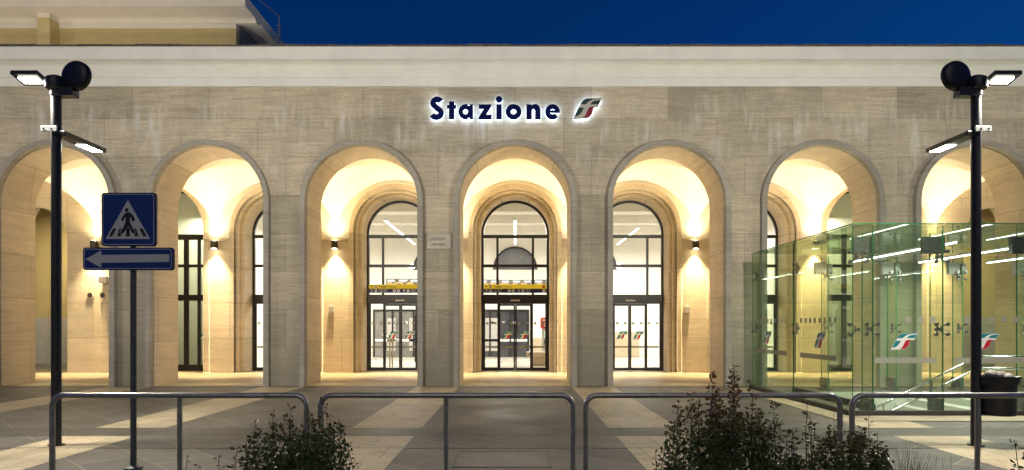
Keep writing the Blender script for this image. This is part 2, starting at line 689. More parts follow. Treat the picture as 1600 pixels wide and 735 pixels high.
M['glass'] = thin_glass('clear_door_glass', (0.97, 0.98, 0.97), 0.8)
M['dimglass'] = thin_glass('greenish_window_glass', (0.85, 0.90, 0.78), 0.9, 0.10, (0.55, 0.6, 0.45))
M['boxglass'] = thin_glass('green_tinted_glass', (0.895, 0.95, 0.845), 0.8, 0.04, (0.42, 0.58, 0.42))
M['sideglass'] = thin_glass('yellow_green_glass', (0.76, 0.85, 0.66), 0.9, 0.05, (0.40, 0.55, 0.36))
M['roofglass'] = thin_glass('green_roof_glass', (0.62, 0.80, 0.60), 1.2, 0.2, (0.22, 0.36, 0.2))
M['finedge'] = plain('green_glass_edge', (0.02, 0.16, 0.06), 0.2, var=0.1)
M['lamp_white'] = emit('lit_lamp_white', (1.0, 0.95, 0.84), 40.0)
M['lamp_warm'] = emit('lit_lamp_warm', (1.0, 0.85, 0.55), 30.0)
M['tube'] = emit('lit_tube_white', (0.93, 1.0, 0.92), 6.0)
M['hallwhite'] = plain('hall_white_paint', (0.80, 0.77, 0.70), 0.7, var=0.03, scale=2)
M['hallfloor'] = paving('hall_floor_tiles', (0.62, 0.58, 0.50), rot=0, bw=0.6, rh=0.6, slab=0.03, joint=0.003, jointc=(0.45, 0.42, 0.36), rough=0.3, mottling=0.08, bump=0.05)
M['wood'] = plain('pale_wood', (0.52, 0.42, 0.29), 0.6, var=0.12, scale=4)
M['midglass'] = plain('grey_glazing_light', (0.22, 0.215, 0.20), 0.2, var=0.25, scale=0.8)
M['greyglass'] = plain('grey_glazing', (0.20, 0.20, 0.215), 0.9, var=0.15, scale=1.5, spec=0.1)
M['darkglass'] = plain('dark_glazing', (0.055, 0.055, 0.062), 0.12, var=0.3, scale=1.5)
M['yellow'] = emit('sign_yellow_lit', (0.80, 0.50, 0.03), 0.75)
M['signnavy'] = plain('sign_navy', (0.012, 0.016, 0.075), 0.5, var=0.05)
M['ledamber'] = emit('led_amber', (1.0, 0.70, 0.25), 1.1)
M['ledwhite'] = emit('led_white', (0.9, 0.93, 1.0), 1.5)
M['screenblue'] = emit('screen_blue', (0.06, 0.13, 0.60), 0.8)
M['screengreen'] = emit('screen_pale_green', (0.75, 0.90, 0.70), 0.9)
M['machinered'] = plain('machine_red', (0.50, 0.05, 0.04), 0.4, var=0.05)
M['machinegrey'] = plain('machine_grey', (0.45, 0.43, 0.40), 0.4, var=0.08)
M['binblack'] = plain('black_plastic_bin', (0.012, 0.012, 0.013), 0.45, var=0.25, scale=20)
M['bag'] = plain('grey_rubbish_bag', (0.27, 0.25, 0.22), 0.5, var=0.3, scale=18)
M['soil'] = plain('soil', (0.06, 0.045, 0.03), 0.95, var=0.4, scale=12, bump=0.5)
M['bark'] = plain('twig_bark', (0.07, 0.05, 0.035), 0.8, var=0.3, scale=30)
M['leaf_dark'] = leafmat('dark_leaf', (0.075, 0.105, 0.024), (0.34, 0.13, 0.05), 0.9, 1.32, 0.75)
M['leaf_mid'] = leafmat('mid_leaf', (0.095, 0.13, 0.034), (0.30, 0.12, 0.04), 0.65, 1.2, 0.65)
M['grass'] = leafmat('grass_leaf', (0.08, 0.11, 0.03), (0.10, 0.08, 0.03), 0.4, 1.2, 0.5)
M['pale'] = plain('pale_concrete', (0.50, 0.52, 0.45), 0.7, var=0.06, scale=3)
M['trim'] = plain('brown_metal_channel', (0.06, 0.054, 0.047), 0.5, 0.3, var=0.2)
M['bluetrim'] = plain('dark_blue_trim', (0.02, 0.022, 0.05), 0.5, var=0.1)
M['plaque'] = travertine('plaque_marble', (0.56, 0.52, 0.44), 20, 20, pits=0.2, slab=0.0)

# ------------------------------------------------------------------ ground
HX0, HX1, HY0, HY1 = 6.75, 14.0, 12.7, 16.3         # stair opening in the pavement
g = MB()
def sheet(mb, x0, x1, y0, y1, z):
    mb.face([(x0, y0, z), (x1, y0, z), (x1, y1, z), (x0, y1, z)])
for a in ((-900, 900, -900, HY0), (-900, 900, HY1, 1500), (-900, HX0, HY0, HY1), (HX1, 900, HY0, HY1)):
    sheet(g, *a, 0.0)
tag(g.build('pavement', M['ground']), 'grey stone paving laid diagonally across the station forecourt', 'pavement', kind='structure')
g = MB()
for c in (-14, -10, -6, -2, 2, 6, 10, 14):
    w = 0.545
    near1 = 11.28 if c >= 6 else 17.58
    sheet(g, c - w, c + w, 0.5, 9.79, 0.004)
    if c < 8:
        sheet(g, c - w, c + w, 10.58, near1, 0.004)
tag(g.build('pavement_strips', M['strip']), 'pale travertine strips crossing the grey pavement', 'paving', kind='structure')
g = MB()
sheet(g, -40, 40, 9.79, 10.58, 0.002)
tag(g.build('drain_channel', M['drain']), 'dark stone channel band across the forecourt', 'paving', kind='structure')
g = MB()
sheet(g, -24, 24, 17.6, 24.0, 0.008)
tag(g.build('portico_floor', M['portico']), 'warm travertine floor inside the arcade', 'floor', kind='structure')
g = MB()
sheet(g, -22, 22, 17.75, 18.55, 0.012)
tag(g.build('threshold', M['strip']), 'pale travertine threshold between the arcade piers', 'paving', kind='structure')
g = MB()
sheet(g, 5.42, 15, 11.28, 11.93, 0.012)
sheet(g, 5.42, 5.86, 11.93, 17.2, 0.012)
tag(g.build('pavement_border', M['strip']), 'pale stone border around the glass stair enclosure', 'paving', kind='structure')
g = MB()
g.box(-6, 8, 4.3, 5.78, 0.0, 0.05)
tag(g.build('planting_bed', M['soil']), 'soil bed under the shrubs', 'soil', kind='structure')

g = MB()
for x0_, x1_, y0_, y1_ in ((-0.72, 0.42, 7.65, 7.685), (-0.72, 0.42, 8.6, 8.635), (-0.72, -0.69, 7.685, 8.6), (0.39, 0.42, 7.685, 8.6)):
    g.box(x0_, x1_, y0_, y1_, 0.0, 0.006)
g.face([(-0.69, 7.685, 0.003), (0.39, 7.685, 0.003), (0.39, 8.6, 0.003), (-0.69, 8.6, 0.003)], 1)
tag(g.build('inspection_cover', [M['trim'], M['ground']]), 'square paved inspection cover with metal frame in front of the middle arch', 'manhole cover')
g = MB()
x_ = -16.0
while x_ < 16:
    g.box(x_, x_ + 0.98, 8.83, 8.86, 0.0, 0.005)
    x_ += 1.0
tag(g.build('slot_drain', M['trim']), 'narrow metal slot drain running across the forecourt', 'drain', kind='structure')

# ------------------------------------------------------------------ station building
ST = thing('station_building', 'long travertine railway station with round arches and white cornice', 'station', (0, D, 0))
R0, ZS = 1.46, 4.82
YP = 19.03          # inner face of front piers
YB = 22.70          # back wall of portico
YD = 23.70          # door plane
ZC = 7.83           # underside of cornice
BAYS = range(-5, 6)
w = MB()
w.arch_wall(-22, 22, 0, ZC + 0.5, D, YP, [(4.0 * b, R0, ZS) for b in BAYS])
w.build('front_wall', M['wall'], ST, smooth=35)
P = 0.16
for b in BAYS:
    r = MB()
    r.arch_ring(4.0 * b, R0, R0 + 0.145, ZS, 0.0, D - P, D)
    r.build('arch_moulding', M['band'], ST, smooth=35, bevel=0.012)
# inner lining of each arch: slightly proud warm stone course
for b in BAYS:
    r = MB()
    r.arch_ring(4.0 * b, R0 - 0.012, R0 - 0.001, ZS, 0.009, D + 0.02, YP - 0.02)
    r.build('arch_lining', M['inner'], ST, smooth=35)
# cornice
c = MB()
prof = [(D + 0.4, ZC), (D - 0.05, ZC), (D - 0.05, ZC + 0.225), (D - 0.075, ZC + 0.235), (D - 0.075, ZC + 0.5)]
# cove up to the overhang
for i in range(1, 9):
    t = i / 8 * math.pi / 2
    prof.append((D - 0.075 - 0.25 * (1 - math.cos(t)), ZC + 0.5 + 0.09 * math.sin(t)))
prof += [(D - 0.36, ZC + 0.595), (D - 0.36, ZC + 0.875), (D - 0.375, ZC + 0.88), (D - 0.375, ZC + 0.905), (D + 0.4, ZC + 0.905)]
c.prism(prof, lambda u, v, d: (d, u, v), -22, 22)
c.build('cornice', M['cornice'], ST, smooth=30)
c = MB()
rnd = random.Random(5)
x = -22.0
while x < 22:
    L = rnd.uniform(0.4, 0.9)
    h = rnd.uniform(0.035, 0.055)
    c.box(x, min(22, x + L - 0.006), D - 0.40 + rnd.uniform(-.01, .01), D + 0.8, ZC + 0.907, ZC + 0.907 + h)
    x += L
c.build('roof_edge', M['roofedge'], ST)
c = MB()
c.box(-22, 22, D + 0.4, 36, ZC + 0.52, ZC + 0.9)
c.box(-22, -21.8, YP, YB, 0, 8)
c.box(21.8, 22, YP, YB, 0, 8)
c.build('roof', M['cornice'], ST)

# vaults
VS, VH = 4.50, 1.95
for b in BAYS:
    m = MB()
    n = 36
    us = [-math.cos(math.pi * i / n) for i in range(n + 1)]
    vs, fs = [], []
    for j, v in enumerate(us):
        for i, u in enumerate(us):
            h = max(math.sqrt(max(0, 1 - u * u)), math.sqrt(max(0, 1 - v * v)))
            vs.append((4.0 * b + 2.0 * u, (YP + YB) / 2 + (YB - YP) / 2 * v, VS + VH * h))
    for j in range(n):
        for i in range(n):
            fs.append((j * (n + 1) + i, j * (n + 1) + i + 1, (j + 1) * (n + 1) + i + 1, (j + 1) * (n + 1) + i))
    m.add(vs, fs)
    m.build('vault', M['plaster'], ST, smooth=22)

# portico back wall: stone to the springing, plaster above
low, up = MB(), MB()
def opening(b):
    if abs(b) <= 2:
        return 1.40, 4.77
    if abs(b) == 3:
        return 1.57, 4.77
    return 1.03, 5.05
xs = [-22] + [4 * b + 2 for b in list(BAYS)[:-1]] + [22]
for b, xa, xb in zip(BAYS, xs[:-1], xs[1:]):
    r, zs = opening(b)
    c0 = 4.0 * b
    pass
je = [-22.0]
for b in BAYS:
    je += [4.0 * b - opening(b)[0], 4.0 * b + opening(b)[0]]
je.append(22.0)
for xa, xb in zip(je[0::2], je[1::2]):
    MB().box(xa, xb, YB, YB + 1.3, 0, VS).build('portico_pier', M['inner'], ST)
up.arch_wall(-22, 22, VS, 7.2, YB, YB + 1.3, [(4.0 * b, opening(b)[0], opening(b)[1]) for b in BAYS])
up.build('portico_upper_wall', M['plaster'], ST, smooth=35)
for b in BAYS:
    c0 = 4.0 * b
    s = MB()
    if abs(b) <= 2:
        s.arch_ring(c0, 1.40, 1.57, 4.77, 0.008, YB - 0.035, YB + 0.10)
        s.arch_ring(c0, 1.30, 1.399, 4.77, 0.008, YB + 0.10, YB + 0.6)
        s.arch_ring(c0, 1.18, 1.299, 4.77, 0.008, YB + 0.30, YB + 1.1)
        s.build('door_surround', M['inner'], ST, smooth=35, bevel=0.015)
    elif abs(b) == 3:
        s.arch_ring(c0, 1.57, 1.78, 4.77, 0.008, YB - 0.03, YB + 0.3)
        s.build('window_surround', M['inner'], ST, smooth=35, bevel=0.012)
    else:
        s.arch_ring(c0, 1.03, 1.93, 4.50, 0.008, YB - 0.025, YB + 0.01)
        s.build('passage_surround', M['inner'], ST, smooth=35)
for k in range(-5, 5):
    s = MB()
    xc = 4.0 * k + 2
    s.box(xc - 0.42, xc + 0.42, YB - 0.05, YB, 4.46, 4.50)
    s.box(xc - 0.40, xc + 0.40, YB - 0.03, YB, 4.42, 4.46)
    s.build('impost_moulding', M['inner'], ST, bevel=0.008)

# emblem outlines (unit: height 1, baseline 0)
def em(pts):
    return [((x - 90) / 465.0, (600 - y) / 465.0) for x, y in pts]
EM_BASE = em([(90, 600), (110, 555), (165, 440), (210, 350), (250, 278), (300, 195), (325, 172), (352, 152), (400, 137), (738, 135), (720, 172), (660, 285), (640, 330), (575, 333), (550, 350), (535, 385), (525, 440), (503, 500), (455, 550), (400, 580)])
EM_G1 = em([(250, 276), (300, 195), (325, 174), (352, 157), (400, 145), (728, 141), (722, 158), (600, 160), (530, 170), (470, 192), (420, 228), (372, 276)])
EM_G2 = em([(472, 276), (505, 228), (560, 196), (640, 182), (710, 180), (655, 276)])
EM_G3 = em([(212, 350), (335, 347), (292, 430), (240, 500), (190, 530), (122, 545)])
EM_R = em([(636, 326), (575, 328), (545, 348), (530, 385), (518, 440), (497, 500), (450, 545), (400, 572), (312, 573), (370, 515), (398, 440), (428, 370), (455, 340), (500, 322)])


def emblem(mb, u0, v0, h, fn, d, t=0.002, mi=(0, 1, 2), base_t=None, shear=1.0):
    f2 = lambda u, v, dd: fn(u0 + u * h * shear, v0 + v * h, dd)
    mb.prism(EM_BASE, f2, d, d + (base_t or t), mi[0])
    for pts, i in ((EM_G1, 1), (EM_G2, 1), (EM_G3, 1), (EM_R, 2)):
        mb.prism(pts, f2, d - t, d - 0.0003, mi[i])


STICK = [M['twhite'], M['teal'], M['tred']]


def xz(y):
    return lambda u, v, d: (u, y + d, v)


# entrance doors in the five middle bays
for b in (-2, -1, 0, 1, 2):
    c0 = 4.0 * b
    y0, y1 = YD, YD + 0.09
    fr = MB()
    fr.arch_ring(c0, 1.10, 1.18, 4.77, 0.01, y0, y1)
    fr.box(c0 - 1.10, c0 + 1.10, y0 - 0.01, y1 - 0.01, 4.64, 4.75)
    fr.box(c0 - 1.10, c0 + 1.10, y0 - 0.008, y1 - 0.012, 3.62, 3.72)
    fr.box(c0 - 1.10, c0 + 1.10, y0 - 0.16, y1 - 0.015, 2.34, 2.66)
    for sx in (-1, 1):
        fr.box(c0 + sx * 0.62 - 0.04, c0 + sx * 0.62 + 0.04, y0 - 0.004, y1 - 0.016, 3.72, 4.64)
        fr.box(c0 + sx * 0.62 - 0.04, c0 + sx * 0.62 + 0.04, y0 - 0.004, y1 - 0.016, 2.66, 3.62)
    for sx in (-1, 1):     # fixed side lights
        xa, xb = sorted((c0 + sx * 0.57, c0 + sx * 1.10))
        fr.box(xa, xb, y0 + 0.04, y1 - 0.005, 0.01, 0.12)
        inner = c0 + sx * 0.59
        fr.box(inner - 0.035, inner + 0.035, y0 + 0.045, y1 - 0.01, 0.12, 2.34)
        outer = c0 + sx * 1.075
        fr.box(outer - 0.024, outer + 0.024, y0 + 0.045, y1 - 0.01, 0.12, 2.34)
    door = fr.build('entrance_door', M['frame'], ST, smooth=30)
    gl = MB()
    yg = y0 + 0.03
    arc = [(c0 - 1.1 * math.cos(math.pi * i / 32), 4.77 + 1.1 * math.sin(math.pi * i / 32)) for i in range(33)]
    gl.face([(x, yg, z) for x, z in [(c0 + 1.1, 4.75), (c0 - 1.1, 4.75)] + arc])
    for xa, xb in ((-1.1, -0.66), (-0.58, 0.58), (0.66, 1.1)):
        for za, zb in ((2.66, 3.62), (3.72, 4.64)):
            gl.face([(c0 + xa, yg, za), (c0 + xb, yg, za), (c0 + xb, yg, zb), (c0 + xa, yg, zb)])
    for sx in (-1, 1):
        xa, xb = sorted((c0 + sx * 0.625, c0 + sx * 1.05))
        gl.face([(xa, yg + 0.035, 0.12), (xb, yg + 0.035, 0.12), (xb, yg + 0.035, 2.34), (xa, yg + 0.035, 2.34)])
    gl.build('transom_glass', M['glass'], door)
    sen = MB()
    sen.box(c0 - 0.16, c0 + 0.16, y0 - 0.19, y0 - 0.162, 2.43, 2.48)
    sen.build('door_sensor', M['machinegrey'], door, bevel=0.008)
    for sx in (-1, 1):
        lf = MB()
        xa, xb = sorted((c0 + sx * 0.004, c0 + sx * 0.57))
        yl0, yl1 = y0 - 0.02, y0 + 0.03
        lf.box(xa, xa + 0.052, yl0, yl1, 0.02, 2.335)
        lf.box(xb - 0.052, xb, yl0, yl1, 0.02, 2.335)
        lf.box(xa + 0.052, xb - 0.052, yl0, yl1, 0.02, 0.11)
        lf.box(xa + 0.052, xb - 0.052, yl0, yl1, 2.27, 2.335)
        leaf = lf.build('door_leaf', M['frame'], door)
        yq = y0 + 0.005
        a = MB()
        a.face([(xa + 0.052, yq, 0.11), (xb - 0.052, yq, 0.11), (xb - 0.052, yq, 2.27), (xa + 0.052, yq, 2.27)])
        a.build('door_glass', M['glass'], door)
        e = MB()
        cx = (xa + xb) / 2
        emblem(e, cx - 0.19, 1.09, 0.30, xz(yq), -0.006, 0.002)
        e.build('emblem_sticker', STICK, door)
    f = MB()
    for q in range(8):
        cx = c0 - 0.98 + q * 0.28
        f.box(cx - 0.045, cx + 0.045, y0 + 0.095, y0 + 0.097, 1.62, 1.71)
    f.box(c0 - 1.04, c0 + 1.04, y0 + 0.095, y0 + 0.097, 0.80, 0.87)
    f.build('safety_film', M['frost'], door)

# windows of the third bays
for b in (-3, 3):
    c0 = 4.0 * b
    y0, y1 = YD, YD + 0.10
    fr = MB()
    fr.arch_ring(c0, 1.48, 1.57, 4.77, 0.01, y0, y1)
    fr.box(c0 - 1.48, c0 + 1.48, y0 - 0.03, y1 - 0.01, 4.58, 4.77)
    fr.box(c0 - 1.48, c0 + 1.48, y0 - 0.01, y1 - 0.012, 3.62, 3.72)
    fr.box(c0 - 1.48, c0 + 1.48, y0 - 0.012, y1 - 0.014, 2.45, 2.66)
    fr.box(c0 - 1.48, c0 + 1.48, y0 - 0.012, y1 - 0.014, 0.01, 0.22)
    for xx in (-0.5, 0.5, 0.95):
        ww = 0.075 if abs(xx) < 0.9 else 0.05
        for za, zb in ((0.22, 2.45), (2.66, 3.62), (3.72, 4.58)):
            fr.box(c0 + xx - ww, c0 + xx + ww, y0 - 0.008, y1 - 0.016, za, zb)
    win = fr.build('window', M['frame'], ST, smooth=30)
    gl = MB()
    yg = y0 + 0.04
    arc = [(c0 - 1.48 * math.cos(math.pi * i / 32), 4.77 + 1.48 * math.sin(math.pi * i / 32)) for i in range(33)]
    gl.face([(x, yg, z) for x, z in arc])
    gl.face([(c0 - 1.48, yg, 0.1), (c0 + 1.48, yg, 0.1), (c0 + 1.48, yg, 4.6), (c0 - 1.48, yg, 4.6)])
    gl.build('window_glass', M['dimglass'], win)
    for xx in (-0.15, 1.12):
        e = MB()
        emblem(e, c0 + xx - 0.17, 1.12, 0.30, xz(yg), -0.006, 0.002)
        e.build('emblem_sticker', STICK, win)

# hall and side rooms
h = MB()
h.box(-10.2, -10.0, YB + 1.3, 34, 0, 7)
h.box(10.0, 10.2, YB + 1.3, 34, 0, 7)
h.box(-14, -10.2, 27.0, 27.2, 0, 7)
h.box(10.2, 14, 27.0, 27.2, 0, 7)
h.arch_wall(-10.2, 10.2, 4.42, 7, 34, 34.2, [(-4.0, 1.1, 4.43), (0.0, 1.1, 4.43), (4.0, 1.1, 4.43)])
h.box(-10.2, 10.2, 34, 34.2, 0, 4.42)
h.build('hall_wall', M['hallwhite'], ST)
h = MB()
h.box(-10, 10, YB + 1.3, 34, 6.3, 6.5)
for yb in (26.0, 29.0, 32.0):
    h.box(-10, 10, yb, yb + 0.3, 5.95, 6.3)
h.build('hall_ceiling', M['hallwhite'], ST)
h = MB()
h.face([(-10, 24, 0.006), (10, 24, 0.006), (10, 34, 0.006), (-10, 34, 0.006)])
h.build('hall_floor', M['hallfloor'], ST)
for cx in (-4.0, 0.0, 4.0):
    h = MB()
    h.arch_ring(cx, 1.04, 1.10, 4.43, 4.43, 33.95, 34.05)
    h.box(cx - 1.12, cx + 1.12, 33.95, 33.99, 4.38, 4.42)
    wf = h.build('lunette_window', M['frame'], ST)
    q = MB()
    q.face([(cx - 1.04 * math.cos(math.pi * i / 24), 34.1, 4.43 + 1.04 * math.sin(math.pi * i / 24)) for i in range(25)])
    q.build('lunette_glass', M['greyglass'], wf)
# platform doors in the far wall
for cx, hw in ((-5.6, 1.5), (-0.75, 1.45)):
    h = MB()
    h.box(cx - hw, cx + hw, 33.93, 33.995, 0.02, 2.3)
    pd = h.build('platform_door', M['darkglass'] if cx > -3 else M['midglass'], ST)
    q = MB()
    for xx in ((-0.95, -0.5) if cx > -3 else (-0.8, 0.3)):
        q.box(cx + xx, cx + xx + 0.42, 33.90, 33.929, 0.3, 1.95)
    q.build('pale_reflection', M['machinegrey'], pd)  # pale columns that put reflections on the door glazing as colour
    q = MB()
    for xx in (-1, -0.36, 0.36, 1):
        q.box(cx + xx * (hw - 0.04) - 0.04, cx + xx * (hw - 0.04) + 0.04, 33.88, 33.928, 0.02, 2.3)
    q.box(cx - hw, cx + hw, 33.87, 33.925, 2.3, 2.38)
    q.build('platform_door_frame', M['frame'], pd)
    q = MB()
    q.box(cx - hw + 0.1, cx + hw - 0.1, 33.90, 33.927, 0.78, 0.9)
    for k in range(4):
        q.box(cx - 1.0 + k * 0.55, cx - 0.88 + k * 0.55, 33.90, 33.927, 1.66, 1.78)
    q.build('platform_door_film', M['twhite'], pd)
h = MB()
h.box(3.2, 6.2, 33.9, 33.99, 0.02, 1.25)
h.box(0.9, 2.2, 33.9, 33.99, 0.02, 0.95)
h.build('wood_dado', M['wood'], ST)
# passages at the ends and side rooms
for s in (-1, 1):
    p = MB().box(min(s * 22, s * 14.1), max(s * 22, s * 14.1), 28.0, 28.2, 1.9, 7)
    pw = p.build('passage_wall', M['ochre'], ST)
    MB().box(min(s * 22, s * 14.1), max(s * 22, s * 14.1), 27.96, 28.2, 0, 1.899).build('passage_dado', M['machinegrey'], pw)
    MB().box(s * 14 - 0.1, s * 14 + 0.1, YB + 1.3, 34, 0, 7).build('side_wall', M['hallwhite'], ST)

# light inside the hall: suspended linear lamps
LED = 'suspended linear lamps in the station hall'
def hall_lamp(x, y0, y1, z, label):
    t = thing('linear_lamp', label, 'ceiling lamp', (x, (y0 + y1) / 2, z), LED)
    a = MB().box(x - 0.04, x + 0.04, y0, y1, z + 0.012, z + 0.06)
    for yy in (y0 + 0.4, y1 - 0.4):
        a.cyl((x, yy, z + 0.06), (x, yy, 6.3), 0.006, n=6)
    a.build('lamp_body', M['plate'], t)
    MB().box(x - 0.045, x + 0.045, y0 + 0.01, y1 - 0.01, z, z + 0.01).build('diffuser', M['tube'], t)
    light('hall_light', 'AREA', (x, (y0 + y1) / 2, z - 0.05), P_HALL, (1.0, 0.97, 0.90), (x, (y0 + y1) / 2, 0), size=1.2, size_y=3.5, parent=t)
hall_lamp(0.0, 25.0, 32.5, 5.45, 'long white strip lamp running back behind the middle entrance door')
hall_lamp(-4.8, 25.0, 32.5, 5.45, 'white strip lamp behind the door left of the middle one')
hall_lamp(4.9, 27.0, 32.5, 5.45, 'white strip lamp behind the door right of the middle one')
hall_lamp(-8.2, 25.0, 32.5, 5.45, 'white strip lamp behind the second door left of the middle one')
hall_lamp(8.2, 25.0, 32.5, 5.45, 'white strip lamp behind the second door right of the middle one')
for s in (-1, 1):
    light('side_room_light', 'AREA', (s * 12, 26.0, 5.8), 150, (1.0, 1.0, 0.80), (s * 12, 26.5, 0), size=1.5)
    light('passage_light', 'AREA', (s * 17, 26.0, 5.8), 260, (1.0, 0.85, 0.55), (s * 17, 27, 0), size=1.0)

# hall furniture
t = thing('ticket_machine', 'red topped ticket machine in the hall behind the middle door', 'ticket machine', (1.42, 28.4, 0))
MB().box(1.12, 1.72, 28.3, 28.75, 0.02, 1.86).build('body', M['machinegrey'], t, bevel=0.02)
a = MB().box(1.06, 1.78, 28.2, 28.75, 1.45, 1.92)
a.build('red_header', M['machinered'], t, bevel=0.06)
a = MB()
for k in range(3):
    a.box(1.14 + 0.03 * k, 1.5 + 0.05 * k, 28.19, 28.199, 1.78 - 0.11 * k, 1.83 - 0.11 * k)
a.build('header_lettering', M['twhite'], t)
MB().box(1.2, 1.62, 28.27, 28.299, 1.08, 1.36).build('screen', M['screengreen'], t)
a = MB().box(1.22, 1.36, 28.27, 28.299, 0.82, 0.96)
a.box(1.44, 1.58, 28.27, 28.299, 0.82, 0.96)
a.build('slot', M['black'], t)
t = thing('hall_bench', 'pale stone bench blocks below the ticket machine', 'bench', (1.1, 26.6, 0))
a = MB().box(0.45, 1.75, 26.3, 26.9, 0.36, 0.55)
a.build('seat', M['wood'], t, bevel=0.01)
MB().box(0.6, 1.75, 26.36, 26.84, 0.02, 0.36).build('bench_base', M['wood'], t)
t = thing('reading_desk', 'white lectern with sloping top inside the left entrance door', 'lectern', (-4.6, 25.2, 0))
MM = Matrix.Translation((-4.62, 25.2, 1.12)) @ Matrix.Rotation(R(18), 4, 'Y')
MB().box(-0.33, 0.33, -0.2, 0.2, -0.03, 0.03, M=MM).build('desk_top', M['twhite'], t)
a = MB()
for xx in (-4.66, -4.56):
    a.box(xx - 0.025, xx + 0.025, 25.17, 25.23, 0.02, 1.1)
a.build('leg', M['wood'], t)
MB().box(-4.8, -4.4, 25.0, 25.4, 0.01, 0.03).build('foot', M['plate'], t)
t = thing('information_screen', 'blue information screen in the hall behind the left door', 'screen', (-3.9, 29.0, 0))
MB().box(-4.3, -3.4, 29.0, 29.1, 0.02, 2.0).build('screen_housing', M['frame'], t)
MB().box(-4.24, -3.46, 28.985, 28.998, 0.75, 1.85).build('screen_face', M['screenblue'], t)
a = MB()
rr = random.Random(8)
for k in range(9):
    a.box(-4.2, -4.2 + rr.uniform(0.2, 0.66), 28.975, 28.984, 0.85 + k * 0.105, 0.90 + k * 0.105)
a.build('screen_lines', M['ledwhite'], t)

def board(x0, x1, y, z0, z1, label, seed):
    t = thing('departure_board', label, 'departure board', ((x0 + x1) / 2, y, z0), 'departure boards in the hall')
    MB().box(x0, x1, y, y + 0.15, z0, z1).build('board_housing', M['machinegrey'], t, bevel=0.01)
    r = random.Random(seed)
    a, wv = MB(), MB()
    nrow = 5
    for k in range(nrow):
        zz = z0 + 0.06 + (z1 - z0 - 0.2) * k / nrow
        x = x0 + 0.06
        while x < x1 - 0.15:
            L = r.uniform(0.08, 0.35)
            a.box(x, min(x + L, x1 - 0.06), y - 0.012, y - 0.002, zz, zz + 0.062)
            x += L + r.uniform(0.05, 0.2)
    x = x0 + 0.06
    while x < x1 - 0.3:
        wv.box(x, x + 0.28, y - 0.012, y - 0.002, z1 - 0.12, z1 - 0.05)
        x += 0.45
    a.build('amber_rows', M['ledamber'], t)
    wv.build('white_header', M['ledwhite'], t)
board(-5.05, -2.9, 26.5, 2.93, 3.42, 'amber departure board above the yellow sign of the left door', 1)
board(-1.5, 1.6, 27.5, 2.93, 3.45, 'amber departure board above the yellow sign of the middle door', 2)
board(7.55, 8.9, 26.5, 2.6, 3.2, 'amber departure board seen through the glass stair enclosure', 3)

# yellow and navy direction signs just inside the doors
DS = 'yellow and navy direction signs inside the doors'
def direction_sign(c0, label):
    y = YD - 0.075
    t = thing('direction_sign', label, 'direction sign', (c0, y, 2.72), DS)
    x0, x1 = c0 - 1.09, c0 + 1.09
    MB().box(x0, x1, y, y + 0.03, 2.87, 3.01).build('yellow_panel', M['yellow'], t)
    MB().box(x0, x1, y, y + 0.03, 2.725, 2.869).build('navy_panel', M['signnavy'], t)
    fn = lambda ox, oz: (lambda u, v, d: (ox + u, y + d, oz + v))
    a = MB()
    arrow = [(-0.035, 0.0), (0, 0.045), (0.035, 0.0), (0.02, 0.0), (0, 0.022), (-0.02, 0.0)]
    up_arrow = [(-0.045, 0.01), (0, 0.052), (0.045, 0.01), (0.027, 0.004), (0.009, 0.024), (0.009, -0.045), (-0.009, -0.045), (-0.009, 0.024), (-0.027, 0.004)]
    circ = [(0.052 * math.cos(2 * math.pi * i / 20), 0.052 * math.sin(2 * math.pi * i / 20)) for i in range(20)]
    a.prism(up_arrow, fn(x0 + 0.09, 2.94), -0.004, -0.001)
    a.prism(circ, fn(x0 + 0.23, 2.94), -0.004, -0.001)
    a.add(*text_mesh('Treni', 0.125, fn(x0 + 0.34, 2.898), -0.004, -0.001, bold=0.003))
    a.build('black_lettering', M['signblack'], t)
    b = MB()
    b.add(*text_mesh('Trains', 0.12, fn(x0 + 0.65, 2.898), -0.004, -0.001))
    b.build('brown_lettering', M['trim'], t)
    w_ = MB()
    w_.box(x0 + 0.195, x0 + 0.265, y - 0.007, y - 0.0045, 2.915, 2.955)
    for ox in (0.09, 1.22):
        w_.prism(up_arrow, fn(x0 + ox, 2.797), -0.004, -0.001)
    for ox in (0.23, 0.88, 1.02, 1.36, 2.08):
        w_.prism(circ, fn(x0 + ox, 2.797), -0.004, -0.001)
    w_.add(*text_mesh('Uscita Binari', 0.06, fn(x0 + 0.34, 2.81), -0.004, -0.001))
    w_.add(*text_mesh('Ticket Office', 0.05, fn(x0 + 0.34, 2.75), -0.004, -0.001))
    w_.add(*text_mesh('Biglietti', 0.06, fn(x0 + 1.46, 2.81), -0.004, -0.001))
    w_.add(*text_mesh('Tickets', 0.05, fn(x0 + 1.46, 2.75), -0.004, -0.001))
    w_.build('white_symbols', M['twhite'], t)
    n_ = MB()
    for ox in (0.23, 0.88, 1.02, 1.36, 2.08):
        n_.box(x0 + ox - 0.012, x0 + ox + 0.014, y - 0.007, y - 0.0045, 2.77, 2.825)
        n_.box(x0 + ox - 0.03, x0 + ox - 0.016, y - 0.007, y - 0.0045, 2.785, 2.81)
    n_.build('pictogram', M['signnavy'], t)
    r_ = MB()
    r_.box(x1 - 0.15, x1 - 0.05, y - 0.005, y - 0.001, 2.895, 2.985)
    r_.build('red_square', M['machinered'], t)
direction_sign(-4.0, 'yellow and navy sign behind the door left of the middle one')
direction_sign(0.0, 'yellow and navy sign with red square behind the middle door')

